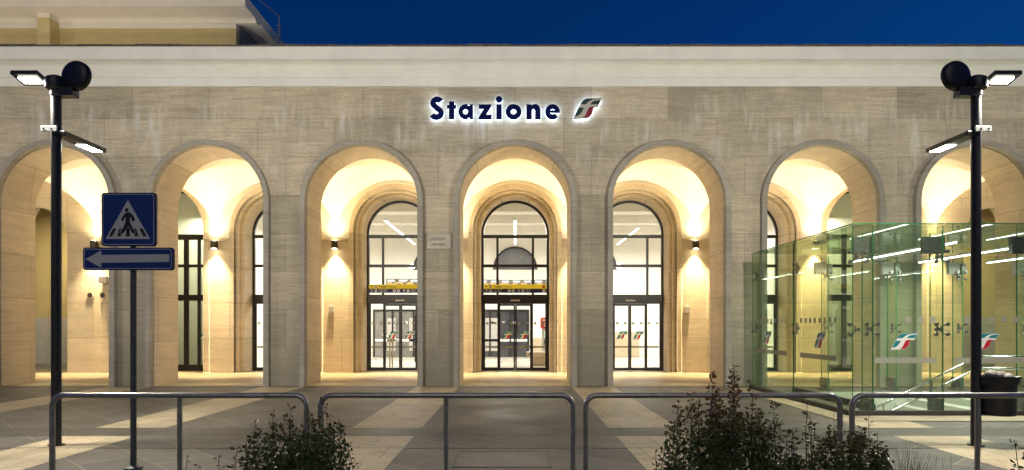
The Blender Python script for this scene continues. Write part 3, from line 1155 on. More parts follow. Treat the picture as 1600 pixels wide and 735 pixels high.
# ------------------------------------------------------------------ wall lamps
WL = 'up and down lamps on the arcade wall'
names = {-14: 'small bronze wall lamp behind the pedestrian crossing sign', -10: 'small bronze wall lamp seen through the arch right of the crossing sign',
         -6: 'small bronze wall lamp seen through the arch left of the middle one', -2: 'small bronze wall lamp hidden by the pier left of the middle arch',
         2: 'small bronze wall lamp hidden by the pier right of the middle arch', 6: 'small bronze wall lamp seen through the arch right of the middle one',
         10: 'small bronze wall lamp seen through the glass enclosure', 14: 'small bronze wall lamp behind the right lamp post'}
M['bronze'] = plain('bronze_lamp', (0.055, 0.04, 0.028), 0.4, 0.5, var=0.15)
proto = None
for x in (-14, -10, -6, -2, 2, 6, 10, 14):
    zl, yl = 4.27, YB - 0.17
    if proto is None:
        t = thing('wall_lamp', names[x], 'wall lamp', (x, YB, zl), WL)
        a = MB()
        a.cyl((x, yl, zl - 0.125), (x, yl, zl + 0.125), 0.105, n=24)
        a.build('lamp_body', M['bronze'], t, smooth=40, bevel=0.006)
        MB().box(x - 0.06, x + 0.06, yl + 0.09, YB - 0.002, zl - 0.09, zl + 0.09).build('bracket', M['bronze'], t)
        a = MB()
        a.cyl((x, yl, zl + 0.1265), (x, yl, zl + 0.129), 0.08, n=20)
        a.cyl((x, yl, zl - 0.129), (x, yl, zl - 0.1265), 0.08, n=20)
        a.build('lamp_lens', M['lamp_warm'], t)
        linear_falloff(light('uplight', 'SPOT', (x, yl, zl + 0.15), P_UP, WARM, (x, yl - 0.55, zl + 2.0), 0.06, 150, 1.0, parent=t))
        linear_falloff(light('downlight', 'SPOT', (x, yl, zl - 0.15), P_DOWN, WARM, (x, YB - 0.02, zl - 4), 0.06, 84, 1.0, parent=t))
        proto = t
    else:
        dup(proto, (x, YB, zl), names[x])

# small things on the arcade wall
VG = 'round vents low on the arcade wall'
for x, lb in ((-14.2, 'left round dark vent hole in the stone under the arrow sign'), (-13.78, 'right round dark vent hole in the stone under the arrow sign')):
    t = thing('wall_vent', lb, 'vent', (x, YB, 2.6), VG)
    a = MB().cyl((x, YB - 0.05, 2.6), (x, YB - 0.026, 2.6), 0.115, n=24)
    a.build('vent_rim', M['inner'], t)
    MB().cyl((x, YB - 0.054, 2.6), (x, YB - 0.051, 2.6), 0.085, n=24).build('vent_grille', M['bronze'], t)
a = MB().box(-13.86, -13.6, YB - 0.16, YB - 0.03, 3.0, 3.22)
tag(a.build('junction_box', M['machinegrey'], bevel=0.01), 'grey electrical box on the wall under the arrow sign', 'electrical box')
a = MB().box(-6.22, -6.06, YB - 0.06, YB, 2.0, 2.24)
tag(a.build('intercom_panel', M['machinegrey'], bevel=0.01), 'small metal panel on the stone left of the left yellow sign', 'wall panel')
a = MB().box(5.66, 5.84, YB - 0.06, YB, 2.0, 2.24)
tag(a.build('intercom_panel', M['machinegrey'], bevel=0.01), 'small metal panel on the stone right of the right entrance door', 'wall panel')

# ------------------------------------------------------------------ lettering on the front wall
SC = 59.75
def pz(px, py, s=SC):
    return (px - VX) / s, EYE + (VY - py) / s
t = thing('station_lettering', 'backlit navy letters spelling Stazione above the middle arch', 'lettering', (-0.55, D, 7.0))
YL0, YL1 = D - 0.135, D - 0.085        # letter faces, letter backs

def ell(cx, cy, rx, ry, a0, a1, n=24):
    return [(cx + rx * math.cos(R(a0 + (a1 - a0) * i / n)), cy + ry * math.sin(R(a0 + (a1 - a0) * i / n))) for i in range(n + 1)]

def stroke(path, wd):
    L, Rr = [], []
    for i, p in enumerate(path):
        a, b = path[max(0, i - 1)], path[min(len(path) - 1, i + 1)]
        d = math.hypot(b[0] - a[0], b[1] - a[1])
        nx, ny = -(b[1] - a[1]) / d, (b[0] - a[0]) / d
        ww = wd(i / (len(path) - 1)) / 2
        L.append((p[0] + nx * ww, p[1] + ny * ww))
        Rr.append((p[0] - nx * ww, p[1] - ny * ww))
    return L + Rr[::-1]

XH, WS = 0.385, 0.138        # x-height, stem
LET = {}
# S: width 0.35, height 0.57
pS = ell(0.185, 0.405, 0.115, 0.105, 30, 200, 20) + ell(0.17, 0.165, 0.12, 0.115, 85, -150, 26)
pS = ell(0.185, 0.418, 0.105, 0.098, 28, 215, 20) + [(0.18, 0.29)] + ell(0.16, 0.162, 0.128, 0.108, 40, -152, 22)
LET['S'] = [stroke(pS, lambda q: 0.142)]
LET['t'] = [[(0.05, 0), (0.05 + WS, 0), (0.05 + WS, 0.275), (0.235, 0.275), (0.235, 0.37), (0.05 + WS, 0.37), (0.05 + WS, 0.46), (0.05, 0.46), (0.05, 0.37), (0.0, 0.37), (0.0, 0.275), (0.05, 0.275)]]
rO = XH / 2 + 0.006
LET['a'] = [[(0.375, 0), (0.375, XH), (0.375 - WS, XH)] + [(0.375 - WS, 0.345)] + ell(rO, XH / 2, rO, rO, 52, 308, 40) + [(0.375 - WS, 0.04), (0.375 - WS, 0)],
            ell(0.180, XH / 2, 0.066, 0.074, 0, 345, 24)]
LET['z'] = [[(0, 0), (0.335, 0), (0.335, 0.115), (0.195, 0.115), (0.335, 0.345), (0.335, XH), (0.005, XH), (0.005, 0.27), (0.135, 0.27), (-0.005, 0.04)]]
LET['i'] = [[(0.01, 0), (0.01 + WS, 0), (0.01 + WS, XH), (0.01, XH)], ell(0.079, 0.515, 0.085, 0.085, 0, 345, 24)]
LET['o'] = [ell(rO, XH / 2, rO * 1.03, rO, 0, 352, 44), ell(rO, XH / 2, 0.074, 0.072, 0, 345, 24)]
LET['n'] = [[(0, 0), (WS, 0), (WS, 0.2)] + ell(WS + 0.045, 0.2, 0.045, 0.07, 180, 0, 12) + [(WS + 0.09, 0), (2 * WS + 0.09, 0), (2 * WS + 0.09, 0.235)] + ell(0.226, 0.235, 0.14, 0.158, 0, 128, 14) + [(WS, 0.335), (WS, XH), (0, XH)]]
LET['e'] = [ell(rO, XH / 2, rO * 0.96, rO, -8, 315, 44) + ell(rO, XH / 2, 0.076, 0.072, 318, 205, 16) + [(rO - 0.06, XH / 2 - 0.022)],
            ell(rO, XH / 2 + 0.012, 0.066, 0.068, 20, 160, 16)]
starts = [('S', 112), ('t', 250), ('a', 343), ('z', 505), ('i', 645), ('o', 725), ('n', 890), ('e', 1040)]
zb = EYE + (VY - 186.2) / SC * 0.992
for ch, px in starts:
    x0 = ((px / 5.161 + 650) - VX) / SC * 0.992
    fn = lambda u, v, d, x0=x0: (x0 + u, d, zb + v)
    a = MB()
    a.add(*curve_mesh(LET[ch], fn, YL0, YL1))
    lo = a.build('letter', M['navy'], t)
    bb = MB()
    for sp in LET[ch]:
        pass
    bb.add(*curve_mesh(LET[ch], fn, YL1 + 0.002, YL1 + 0.018))
    bb.build('letter_backlight', M['halo'], lo)
t = thing('emblem_sign', 'backlit green and red emblem right of the navy lettering', 'emblem', (2.0, D, 7.0))
x0, z0 = ((1268 / 5.161 + 650) - VX) / SC * 0.992, zb + 0.005
a = MB()
emblem(a, x0, z0, 0.54, lambda u, v, d: (u, YL0 + 0.004 + d, v), 0.0, 0.004, base_t=0.06, shear=1.0)
lo = a.build('emblem_face', [M['emwhite'], M['green'], M['red']], t)
a = MB()
a.prism(EM_BASE, lambda u, v, d: (x0 + u * 0.54, d, z0 + v * 0.54), YL1 + 0.002, YL1 + 0.018)
a.build('emblem_backlight', M['halo'], lo)

# street name plaque
t = thing('street_plaque', 'pale stone plaque reading PIAZZALE TERMINAL on a pier', 'plaque', (-1.97, D, 3.8))
xa, za = pz(667.5, 389.5)
xb, zb2 = pz(705.5, 366)
MB().box(xa, xb, D - 0.035, D - 0.001, za, zb2).build('slab', M['plaque'], t, bevel=0.006)
a = MB()
cx = (xa + xb) / 2 - 0.02
a.add(*text_mesh('PIAZZALE', 0.088, lambda u, v, d: (cx + u, D - 0.036 + d, za + 0.235 + v), -0.002, 0.0005, 'CENTER', spacing=0.95))
a.build('inscription', M['trim'], t)
a = MB()
a.add(*text_mesh('TERMINAL', 0.088, lambda u, v, d: (cx + u, D - 0.036 + d, za + 0.09 + v), -0.002, 0.0005, 'CENTER', spacing=0.95))
a.build('inscription', M['trim'], t)

# ------------------------------------------------------------------ ochre building behind, upper left
YU = 26.0
su = F / YU
def pu(px, py, y=YU):
    return (px - VX) / F * y, EYE + (VY - py) / F * y
t = thing('ochre_building', 'ochre upper storey with deep white eaves behind the roofline at left', 'building', (-20, YU, 0))
xr = pu(369, 0)[0]
zt = pu(0, 45)[1]
a = MB()
a.box(-40, xr, YU, YU + 0.3, 8.0, zt)
a.build('wall', M['ochre'], t)
a = MB()
a.box(-40, xr, YU - 0.02, YU + 0.3, zt + 0.002, pu(0, 31)[1] - 0.155)
a.build('white_frieze', M['eave'], t)
a = MB()
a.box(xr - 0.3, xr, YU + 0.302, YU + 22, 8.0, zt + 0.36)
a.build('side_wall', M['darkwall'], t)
# eaves
zs_ = pu(0, 31)[1]
ye = YU * 477 / 498
xe = (383 - VX) / F * ye
ze = zs_
a = MB()
prof = [(YU + 0.2, zs_ + 0.12), (YU + 0.2, zs_ - 0.15), (YU - 0.03, zs_ - 0.15)]
for i in range(1, 9):
    q = i / 8 * math.pi / 2
    prof.append((YU - 0.03 - 0.22 * (1 - math.cos(q)), zs_ - 0.15 + 0.15 * math.sin(q)))
prof += [(ye, zs_), (ye, zs_ + 0.26), (ye - 0.04, zs_ + 0.27), (ye - 0.04, zs_ + 0.42), (YU + 0.2, zs_ + 0.42)]
a.prism(prof, lambda u, v, d: (d, u, v), -40, xe)
a.build('eaves', M['eave'], t, smooth=30)
a = MB()
a.box(xr + 0.002, xe - 0.002, YU + 0.202, YU + 22, ze, ze + 0.40)
a.build('side_eaves', M['eave'], t)
xp, _ = pu(74, 0)
xq, _ = pu(93, 0)
a = MB()
a.box(xp, xq, YU - 0.55, YU, 8.0, pu(0, 38)[1])
a.build('pilaster', M['ochre'], t)
a = MB()
a.box(xp - 0.01, xq + 0.01, YU - 0.57, YU - 0.03, pu(0, 37.9)[1], zs_ - 0.002)
a.build('pilaster_head', M['eave'], t)
# aerial and cables at the roof corner
t = thing('roof_aerial', 'thin aerial mast with cables at the roof corner against the sky', 'aerial', (-8.0, 23, 8.8))
xa_ = (436 - VX) / F * 23
a = MB()
a.cyl((xa_, 23, 8.7), (xa_, 23, EYE + (VY - 25) / F * 23), 0.018, n=6)
for k in range(5):
    zz = EYE + (VY - 40 - 5 * k) / F * 23
    a.cyl((xa_ - 0.1, 23, zz), (xa_ + 0.08, 23, zz), 0.012, n=5)
a.build('mast', M['roofedge'], t)
a = MB()
a.tube([(xa_, 23, EYE + (VY - 26) / F * 23), (xa_ - 0.35, 23, EYE + (VY - 12) / F * 23), (xa_ - 0.9, 23.0, EYE + (VY + 8) / F * 23)], 0.012, 5)
a.build('cable', M['roofedge'], t)

# small floodlights standing on the flat roof, hidden from the square by the cornice
RFG = 'floodlights on the flat roof'
for x in (-22, -17, -12):
    t = thing('roof_floodlight', 'small floodlight lying on the flat roof below the white eaves', 'floodlight', (x, 20.5, ZC + 0.9), RFG)
    MM = Matrix.Translation((x, 20.5, ZC + 1.0)) @ Matrix.Rotation(R(40), 4, 'X')
    MB().box(-0.15, 0.15, -0.1, 0.1, -0.03, 0.03, M=MM).build('lamp_body', M['black'], t)
    MB().box(-0.13, 0.13, -0.08, 0.08, 0.031, 0.034, M=MM).build('lens', M['lamp_warm'], t)
    light('roof_light', 'SPOT', (x, 20.5, ZC + 1.1), 520, (1.0, 0.90, 0.74), (x, 26.0, 13.2), 0.1, 150, 0.8, parent=t)

# ------------------------------------------------------------------ lamp posts
LG = 'street lamp posts in front of the station'
YLP = 9.03
def lamp_post(x, label, y=YLP, sgn=1, lights=True):
    """sgn=1: head lamp to the left, round floodlight to the right"""
    t = thing('lamp_post', label, 'lamp post', (x, y, 0), LG)
    a = MB().cyl((x, y, 0.0), (x, y, 4.66), 0.062, n=24)
    a.build('pole', M['pole'], t, smooth=40)
    a = MB().cyl((x, y, 0.004), (x, y, 0.02), 0.10, n=24)
    a.build('base_ring', M['pole'], t, smooth=40)
    # collar plates
    a = MB()
    zc = EYE + (VY - 204) / 117.4
    a.box(x - sgn * 0.15 if sgn > 0 else x - 0.06, x + 0.06 if sgn > 0 else x + 0.15, y - 0.085, y - 0.064, zc - 0.035, zc + 0.035)
    col = a.build('collar_plate', M['plate'], t, bevel=0.004)
    a = MB()
    for q in (-0.11, -0.01):
        a.cyl((x + sgn * q, y - 0.094, zc), (x + sgn * q, y - 0.0855, zc), 0.012, n=8)
    a.build('bolt', M['black'], col)
    # arm lamp reaching toward the facade
    a = MB()
    x0_, x1_ = sorted((x - sgn * 0.02, x + sgn * 0.16))
    a.box(x0_, x1_, y - 0.07, y + 0.85, zc - 0.085, zc - 0.02)
    arm = a.build('arm_lamp', M['black'], t, bevel=0.01)
    a = MB().box(x0_ + 0.02, x1_ - 0.02, y + 0.40, y + 0.78, zc - 0.09, zc - 0.0865)
    a.build('arm_lens', M['lamp_white'], arm)
    # mounting drum and bracket
    zt = 4.66
    a = MB()
    a.cyl((x, y, zt), (x, y, zt + 0.06), 0.075, n=24)
    a.lathe([(0.085, 0.0), (0.13, 0.03), (0.14, 0.1), (0.12, 0.17), (0.06, 0.2), (0.0, 0.205)], (x, y, zt + 0.06), 24)
    x0_, x1_ = sorted((x - sgn * 0.02, x + sgn * 0.26))
    a.box(x0_, x1_, y - 0.07, y + 0.07, zt - 0.02, zt + 0.10)
    a.build('mounting_head', M['black'], t, smooth=40)
    # head lamp
    hx, hz = x - sgn * 0.33, zt + 0.20
    MM = Matrix.Translation((hx, y - 0.02, hz)) @ Matrix.Rotation(R(-14) * 1.0, 4, 'X')
    a = MB().box(-0.18, 0.18, -0.14, 0.14, 0.0, 0.055, M=MM)
    hl = a.build('head_lamp', M['black'], t, bevel=0.01)
    a = MB().box(-0.12, 0.12, -0.065, 0.065, -0.012, -0.001, M=MM)
    a.build('head_lens', M['lamp_white'], hl)
    # round floodlight aimed at the facade
    fx, fz = x + sgn * 0.27, EYE + (VY - 119) / 117.4
    ax = Vector((sgn * 0.12, 1.0, -0.05)).normalized()
    rot = ax.to_track_quat('Z', 'Y').to_matrix()
    a = MB()
    a.lathe([(0.0, -0.05), (0.10, -0.047), (0.17, -0.038), (0.192, -0.02), (0.198, 0.0), (0.198, 0.045), (0.188, 0.05), (0.186, 0.03), (0.0, 0.03)], (fx, y - 0.02, fz), 36, M=rot.to_4x4())
    fl = a.build('floodlight', M['black'], t, smooth=40)
    c_ = Vector((fx, y - 0.02, fz)) + ax * 0.032
    a = MB().cyl(c_, c_ + ax * 0.01, 0.17, n=28)
    a.build('flood_lens', M['lamp_white'], fl)
    if lights:
        light('head_light', 'SPOT', (hx, y - 0.06, hz - 0.06), P_HEAD, STREET, (hx - sgn * 0.4, y - 1.6, 0), 0.12, 150, 0.6, parent=t)
        light('arm_light', 'SPOT', (x + sgn * 0.07, y + 0.6, zc - 0.12), P_ARM, STREET, (x + sgn * 0.07, y + 0.9, 0), 0.08, 140, 0.6, parent=t)
        light('flood_light', 'SPOT', c_ + ax * 0.12, P_FLOOD, STREET, (x * 0.80, D, 6.0), 0.15, 140, 0.8, parent=t)
    return t
lamp_post((88 - VX) / 117.4, 'black lamp post left of the crossing sign, floodlight at its top', sgn=1)
lamp_post((1525 - VX) / 117.4, 'black lamp post in front of the glass enclosure, bin fixed to it', sgn=-1)
# the next posts of the row, outside the picture on both sides
lamp_post(-18.35, 'black lamp post, next of the row to the west', sgn=1)
lamp_post(18.37, 'black lamp post, next of the row to the east', sgn=-1)

# ------------------------------------------------------------------ crossing sign on its post
SS, YSN = 140.0, F / 140.0
XS = (208.5 - VX) / SS
t = thing('road_sign', 'grey post with blue crossing sign over a blue arrow sign', 'road sign', (XS, YSN, 0))
MB().cyl((XS, YSN, 0), (XS, YSN, 3.02), 0.032, n=20).build('post', M['signpole'], t, smooth=40)
MB().lathe([(0.10, 0.0), (0.095, 0.02), (0.05, 0.035), (0.034, 0.04)], (XS, YSN, 0.001), 24).build('base_collar', M['signpole'], t, smooth=40)
def rrect(x0, x1, z0, z1, r, n=6):
    p = []
    for cx, cz, a0 in ((x1 - r, z1 - r, 0), (x0 + r, z1 - r, 90), (x0 + r, z0 + r, 180), (x1 - r, z0 + r, 270)):
        p += [(cx + r * math.cos(R(a0 + 90 * i / n)), cz + r * math.sin(R(a0 + 90 * i / n))) for i in range(n + 1)]
    return p
yf = YSN - 0.075
def sign_plate(name, x0, x1, z0, z1):
    a = MB()
    a.prism(rrect(x0, x1, z0, z1, 0.035), xz(yf), 0.0, 0.03, 1)
    a.prism(rrect(x0 + 0.004, x1 - 0.004, z0 + 0.004, z1 - 0.004, 0.032), xz(yf), -0.0022, -0.0002, 0)
    o = a.build(name, [M['blue'], M['pole']], t)
    b = MB()
    b.add(*curve_mesh([rrect(x0 + 0.016, x1 - 0.022, z0 + 0.016, z1 - 0.016, 0.03), rrect(x0 + 0.022, x1 - 0.028, z0 + 0.022, z1 - 0.022, 0.026)], xz(yf), -0.0045, -0.0024))
    b.build('border_line', M['signgrey'], o)
    return o
def sp(px, py):
    return (px / 5.25 + 120 - VX) / SS, EYE + (VY - (py / 5.25 + 290)) / SS
xa, za = sp(235, 505)
xb, zb_ = sp(680, 70)
o = sign_plate('crossing_plate', xa, xb, za, zb_)
a = MB()
a.prism([sp(270, 447), sp(632, 447), sp(452, 130)], xz(yf), -0.0045, -0.0024)
a.build('white_triangle', M['signgrey'], o)
a = MB()
fy = xz(yf)
hd = sp(443, 211)
a.prism(ell(hd[0], hd[1], 0.0195, 0.0195, 0, 340, 18), fy, -0.007, -0.0047)
body = [(430, 240), (448, 228), (470, 232), (490, 252), (508, 278), (508, 298), (494, 306), (482, 296), (482, 282), (470, 268), (468, 308), (488, 350), (512, 392), (508, 402), (494, 404), (486, 394), (458, 340), (440, 366), (412, 402), (400, 406), (390, 398), (394, 388), (418, 350), (436, 300), (436, 268), (424, 278), (414, 300), (404, 304), (398, 296), (408, 268)]
a.prism([sp(*q) for q in body], fy, -0.007, -0.0047)
for q in ([(298, 425), (325, 425), (358, 362), (334, 362)], [(368, 425), (396, 425), (398, 408), (386, 398), (392, 378), (404, 362), (384, 362)], [(436, 425), (470, 425), (468, 366), (458, 348), (440, 370)], [(508, 425), (537, 425), (520, 362), (503, 362), (516, 392), (511, 406)], [(578, 425), (606, 425), (572, 362), (546, 362)]):
    a.prism([sp(*w_) for w_ in q], fy, -0.007, -0.0047)
a.build('walking_pictogram', M['signblack'], o)
xa, za = sp(85, 700)
xb, zb_ = sp(823, 516)
o = sign_plate('arrow_plate', xa, xb, za, zb_)
a = MB()
a.prism([sp(*q) for q in [(108, 610), (236, 540), (236, 576), (788, 570), (788, 633), (236, 640), (236, 680)]], fy, -0.0045, -0.0024)
a.build('white_arrow', M['signgrey'], o)
a = MB()
for zz in (2.33, 2.62, 2.92):
    a.box(XS - 0.09, XS + 0.09, YSN - 0.044, YSN + 0.045, zz - 0.018, zz + 0.018)
a.build('clamp', M['plate'], t)

# ------------------------------------------------------------------ barriers
BG = 'tubular steel barriers along the planting bed'
YBR, ZBR = 5.92, 0.992
def barrier(x0, x1, xm, label):
    t = thing('barrier', label, 'barrier', ((x0 + x1) / 2, YBR, 0), BG)
    rb = 0.10
    path = [(x0, YBR, 0.0), (x0, YBR, ZBR - rb)]
    path += [(x0 + rb - rb * math.cos(R(90 * i / 8)), YBR, ZBR - rb + rb * math.sin(R(90 * i / 8))) for i in range(1, 9)]
    path += [(x1 - rb + rb * math.sin(R(90 * i / 8)), YBR, ZBR - rb + rb * math.cos(R(90 * i / 8))) for i in range(0, 9)]
    path += [(x1, YBR, 0.0)]
    MB().tube(path, 0.0245, 14).build('hoop', M['steel'], t, smooth=50)
    MB().cyl((xm, YBR, 0.0), (xm, YBR, ZBR - 0.02), 0.022, n=14).build('middle_post', M['steel'], t, smooth=50)
sb = 179.0
bx = lambda p: (p - VX) / sb
barrier(bx(82), bx(479), bx(281), 'steel barrier in front of the road sign post')
barrier(bx(501), bx(895), bx(697), 'steel barrier in front of the middle arch')
barrier(bx(915), bx(1312), bx(1113), 'steel barrier behind the tall dark bush')
barrier(bx(1331), bx(1728), bx(1527), 'steel barrier in front of the waste bin')

# ------------------------------------------------------------------ waste bin on the lamp post
xc, yc = (1556 - VX) / 117.4, YLP - 0.02
t = thing('waste_bin', 'black round waste bin fixed to the lamp post', 'waste bin', (xc, yc, 0.41))
zb0, zb1 = EYE - 140 / 117.4, EYE - 84 / 117.4
a = MB().lathe([(0.20, 0), (0.215, 0.005), (0.222, zb1 - zb0 - 0.02), (0.245, zb1 - zb0 + 0.02), (0.232, zb1 - zb0 + 0.02), (0.205, 0.08), (0.0, 0.08)], (xc, yc, zb0), 32)
a.build('bin_body', M['binblack'], t, smooth=40)
# liner turned over the rim
rng = random.Random(3)
a = MB()
n = 40
prof = [(0.20, 0.0), (0.236, 0.035), (0.262, 0.04), (0.264, 0.0), (0.252, -0.07)]
vs, fs = [], []
for j, (r_, z_) in enumerate(prof):
    for i in range(n):
        th = 2 * math.pi * i / n
        k_ = 1 + 0.03 * math.sin(7 * th + j) * (j > 1) + rng.uniform(-.012, .012)
        vs.append((xc + r_ * k_ * math.cos(th), yc + r_ * k_ * math.sin(th), zb1 + z_ + (rng.uniform(-0.03, 0.02) if j == 4 else rng.uniform(-.004, .004))))
for j in range(len(prof) - 1):
    for i in range(n):
        fs.append((j * n + i, j * n + (i + 1) % n, (j + 1) * n + (i + 1) % n, (j + 1) * n + i))
a.add(vs, fs)
a.build('bin_liner', plain('black_bin_liner', (0.02, 0.02, 0.021), 0.3, var=0.3, scale=20), t, smooth=60)
a = MB().box(xc - 0.27, xc - 0.2, yc - 0.03, yc + 0.05, zb0 + 0.06, zb0 + 0.12)
a.box(xc - 0.27, xc - 0.2, yc - 0.03, yc + 0.05, zb1 - 0.14, zb1 - 0.08)
a.build('fixing_bracket', M['black'], t)
a = MB()
rg = random.Random(12)
for k in range(4):
    cx_, cz_ = xc - 0.10 + 0.065 * k, zb1 + 0.06 + rg.uniform(-0.01, 0.02) - 0.012 * k
    n0 = len(a.v)
    a.sphere((cx_, yc - 0.05 + rg.uniform(-.03, .03), cz_), 0.075, 14, sc=(1.0, 0.9, 0.72))
    a.v[n0:] = [(x + rg.uniform(-.008, .008), y + rg.uniform(-.008, .008), z + rg.uniform(-.008, .008)) for x, y, z in a.v[n0:]]
tag(a.build('rubbish_bag', M['bag'], smooth=60), 'crumpled pale rubbish bag heaped on top of the waste bin', 'rubbish bag')

# ------------------------------------------------------------------ glass stair enclosure
GX0, GX1, GY0, GY1, GZ = 5.97, 14.4, 12.0, 17.1, 3.38
t = thing('glass_enclosure', 'green glass enclosure with frameless panes over the underpass stairs', 'glass enclosure', (GX0, GY0, 0))
GE = t
ZJ = 2.84
def pane_xz(x0, x1, y, z0, z1, th=0.016, nm='glass_pane'):
    a = MB()
    a.face([(x0, y, z0), (x1, y, z0), (x1, y, z1), (x0, y, z1)], 0)
    for (xa, xb, za, zb_) in ((x0, x1, z0, z0), (x0, x1, z1, z1)):
        a.face([(xa, y, za), (xb, y, za), (xb, y + th, za), (xa, y + th, za)], 1)
    for xx in (x0, x1):
        a.face([(xx, y, z0), (xx, y + th, z0), (xx, y + th, z1), (xx, y, z1)], 1)
    return a.build(nm, [M['boxglass'], M['finedge']], t)
def pane_yz(x, y0, y1, z0, z1, th=0.016):
    a = MB()
    a.face([(x, y0, z0), (x, y1, z0), (x, y1, z1), (x, y0, z1)], 0)
    for zz in (z0, z1):
        a.face([(x, y0, zz), (x, y1, zz), (x + th, y1, zz), (x + th, y0, zz)], 1)
    for yy in (y0, y1):
        a.face([(x, yy, z0), (x + th, yy, z0), (x + th, yy, z1), (x, yy, z1)], 1)
    return a.build('glass_pane', [M['sideglass'], M['finedge']], t)
FX = [6.33, 7.57, 9.15, 10.75, 12.4]
BX = [7.72, 9.39, 11.03, 12.65]
gp = 0.006
fxe = [GX0] + FX + [GX1]
front = []
for xa, xb in zip(fxe[:-1], fxe[1:]):
    front.append(pane_xz(xa + gp, xb - gp, GY0, 0.10, ZJ - gp))
    pane_xz(xa + gp, xb - gp, GY0, ZJ + gp, GZ - 0.02)
bxe = [GX0] + BX + [GX1]
for xa, xb in zip(bxe[:-1], bxe[1:]):
    pane_xz(xa + gp, xb - gp, GY1, 0.10, ZJ - gp)
    pane_xz(xa + gp, xb - gp, GY1, ZJ + gp, GZ - 0.02)
side = []
for ya, yb in ((GY0, 14.56), (14.56, GY1)):
    side.append(pane_yz(GX0, ya + 0.02, yb - gp, 0.10, ZJ - gp))
    pane_yz(GX0, ya + 0.02, yb - gp, ZJ + gp, GZ - 0.02)
# roof
for xa, xb in zip(fxe[:-1], fxe[1:]):
    a = MB()
    a.face([(xa + gp, GY0 - 0.05, GZ), (xb - gp, GY0 - 0.05, GZ), (xb - gp, GY1, GZ), (xa + gp, GY1, GZ)], 0)
    a.box(xa + gp, xb - gp, GY0 - 0.05, GY0 - 0.045, GZ + 0.001, GZ + 0.02, 1)
    a.build('roof_pane', [M['roofglass'], M['finedge']], t)
a = MB()
a.box(GX0 - 0.03, GX0 - 0.005, GY0 - 0.05, GY1, GZ + 0.001, GZ + 0.02)
a.build('roof_edge_strip', M['finedge'], t)
# base channel
a = MB()
a.box(GX0 - 0.06, GX1, GY0 - 0.06, GY0 + 0.06, 0.0, 0.095)
a.box(GX0 - 0.06, GX0 + 0.06, GY0 + 0.06, GY1 + 0.05, 0.0, 0.095)
a.build('base_channel', M['trim'], t, bevel=0.008)
# fins with clamps, upper boxes and spider fittings
def fin(x, y0, y1, back=False):
    a = MB()
    ya, yb = (y0, y1)
    a.face([(x, ya, 0.02), (x, yb, 0.02), (x, yb, GZ - 0.1), (x, ya, GZ - 0.1)], 0)
    for yy in (ya, yb):
        a.face([(x - 0.011, yy, 0.02), (x + 0.011, yy, 0.02), (x + 0.011, yy, GZ - 0.1), (x - 0.011, yy, GZ - 0.1)], 1)
    f = a.build('glass_fin', [M['boxglass'], M['finedge']], t)
    ym = (ya + yb) / 2
    a = MB()
    a.box(x - 0.04, x + 0.04, ya + 0.01, yb + 0.02, 0.0, 0.30)
    a.box(x - 0.14, x + 0.14, ya + 0.05, yb - 0.05, 0.0, 0.04)
    for zz in (0.1, 0.2):
        a.cyl((x - 0.055, ym, zz), (x + 0.055, ym, zz), 0.035, n=14)
    a.build('base_clamp', M['fitting'], f, bevel=0.006)
    zt = GZ - 0.20
    a = MB()
    if not back:
        a.box(x - 0.30, x - 0.03, ya + 0.06, ya + 0.16, zt - 0.30, zt)
        a.box(x + 0.02, x + 0.09, ya + 0.06, ya + 0.16, zt - 0.30, zt)
    else:
        a.box(x - 0.30, x - 0.03, ya + 0.06, ya + 0.16, zt - 0.32, zt - 0.02)
        a.box(x + 0.02, x + 0.13, ya + 0.05, ya + 0.15, zt - 0.32, zt - 0.06)
    a.build('head_bracket', M['bracket'] if not back else M['machinegrey'], f, bevel=0.006)
    for zz in (ZJ - 0.02, 1.53):
        a = MB()
        yc_ = ya + 0.06
        for dx in (-0.10, 0.10):
            for dz in (-0.09, 0.09):
                a.tube([(x, yc_ + 0.04, zz), (x + dx * 0.6, yc_ + 0.02, zz + dz * 0.7), (x + dx, yc_ - 0.03, zz + dz)], 0.014, 8)
                a.cyl((x + dx, ya - 0.004, zz + dz), (x + dx, ya + 0.035, zz + dz), 0.033, n=14)
        a.cyl((x - 0.06, yc_ + 0.05, zz), (x + 0.06, yc_ + 0.05, zz), 0.03, n=14)
        a.build('spider_fitting', M['fitting'], f, smooth=45)
for x in FX:
    fin(x, GY0 + 0.017, GY0 + 0.38)
for x in BX:
    fin(x, GY1 - 0.38, GY1 - 0.002, True)
# fittings along the left side
for zz in (ZJ - 0.02, 1.53):
    for yy in (12.05, 14.56, 17.0):
        a = MB()
        for dy in (-0.10, 0.10):
            if yy + dy < GY0 or yy + dy > GY1:
                continue
            for dz in (-0.09, 0.09):
                a.tube([(GX0 + 0.10, yy, zz), (GX0 + 0.08, yy + dy * .6, zz + dz * .7), (GX0 + 0.03, yy + dy, zz + dz)], 0.014, 8)
                a.cyl((GX0 - 0.006, yy + dy, zz + dz), (GX0 + 0.05, yy + dy, zz + dz), 0.033, n=14)
        a.cyl((GX0 + 0.1, yy - 0.06, zz), (GX0 + 0.1, yy + 0.06, zz), 0.03, n=12)
        a.build('side_fitting', M['fitting'], t, smooth=45)
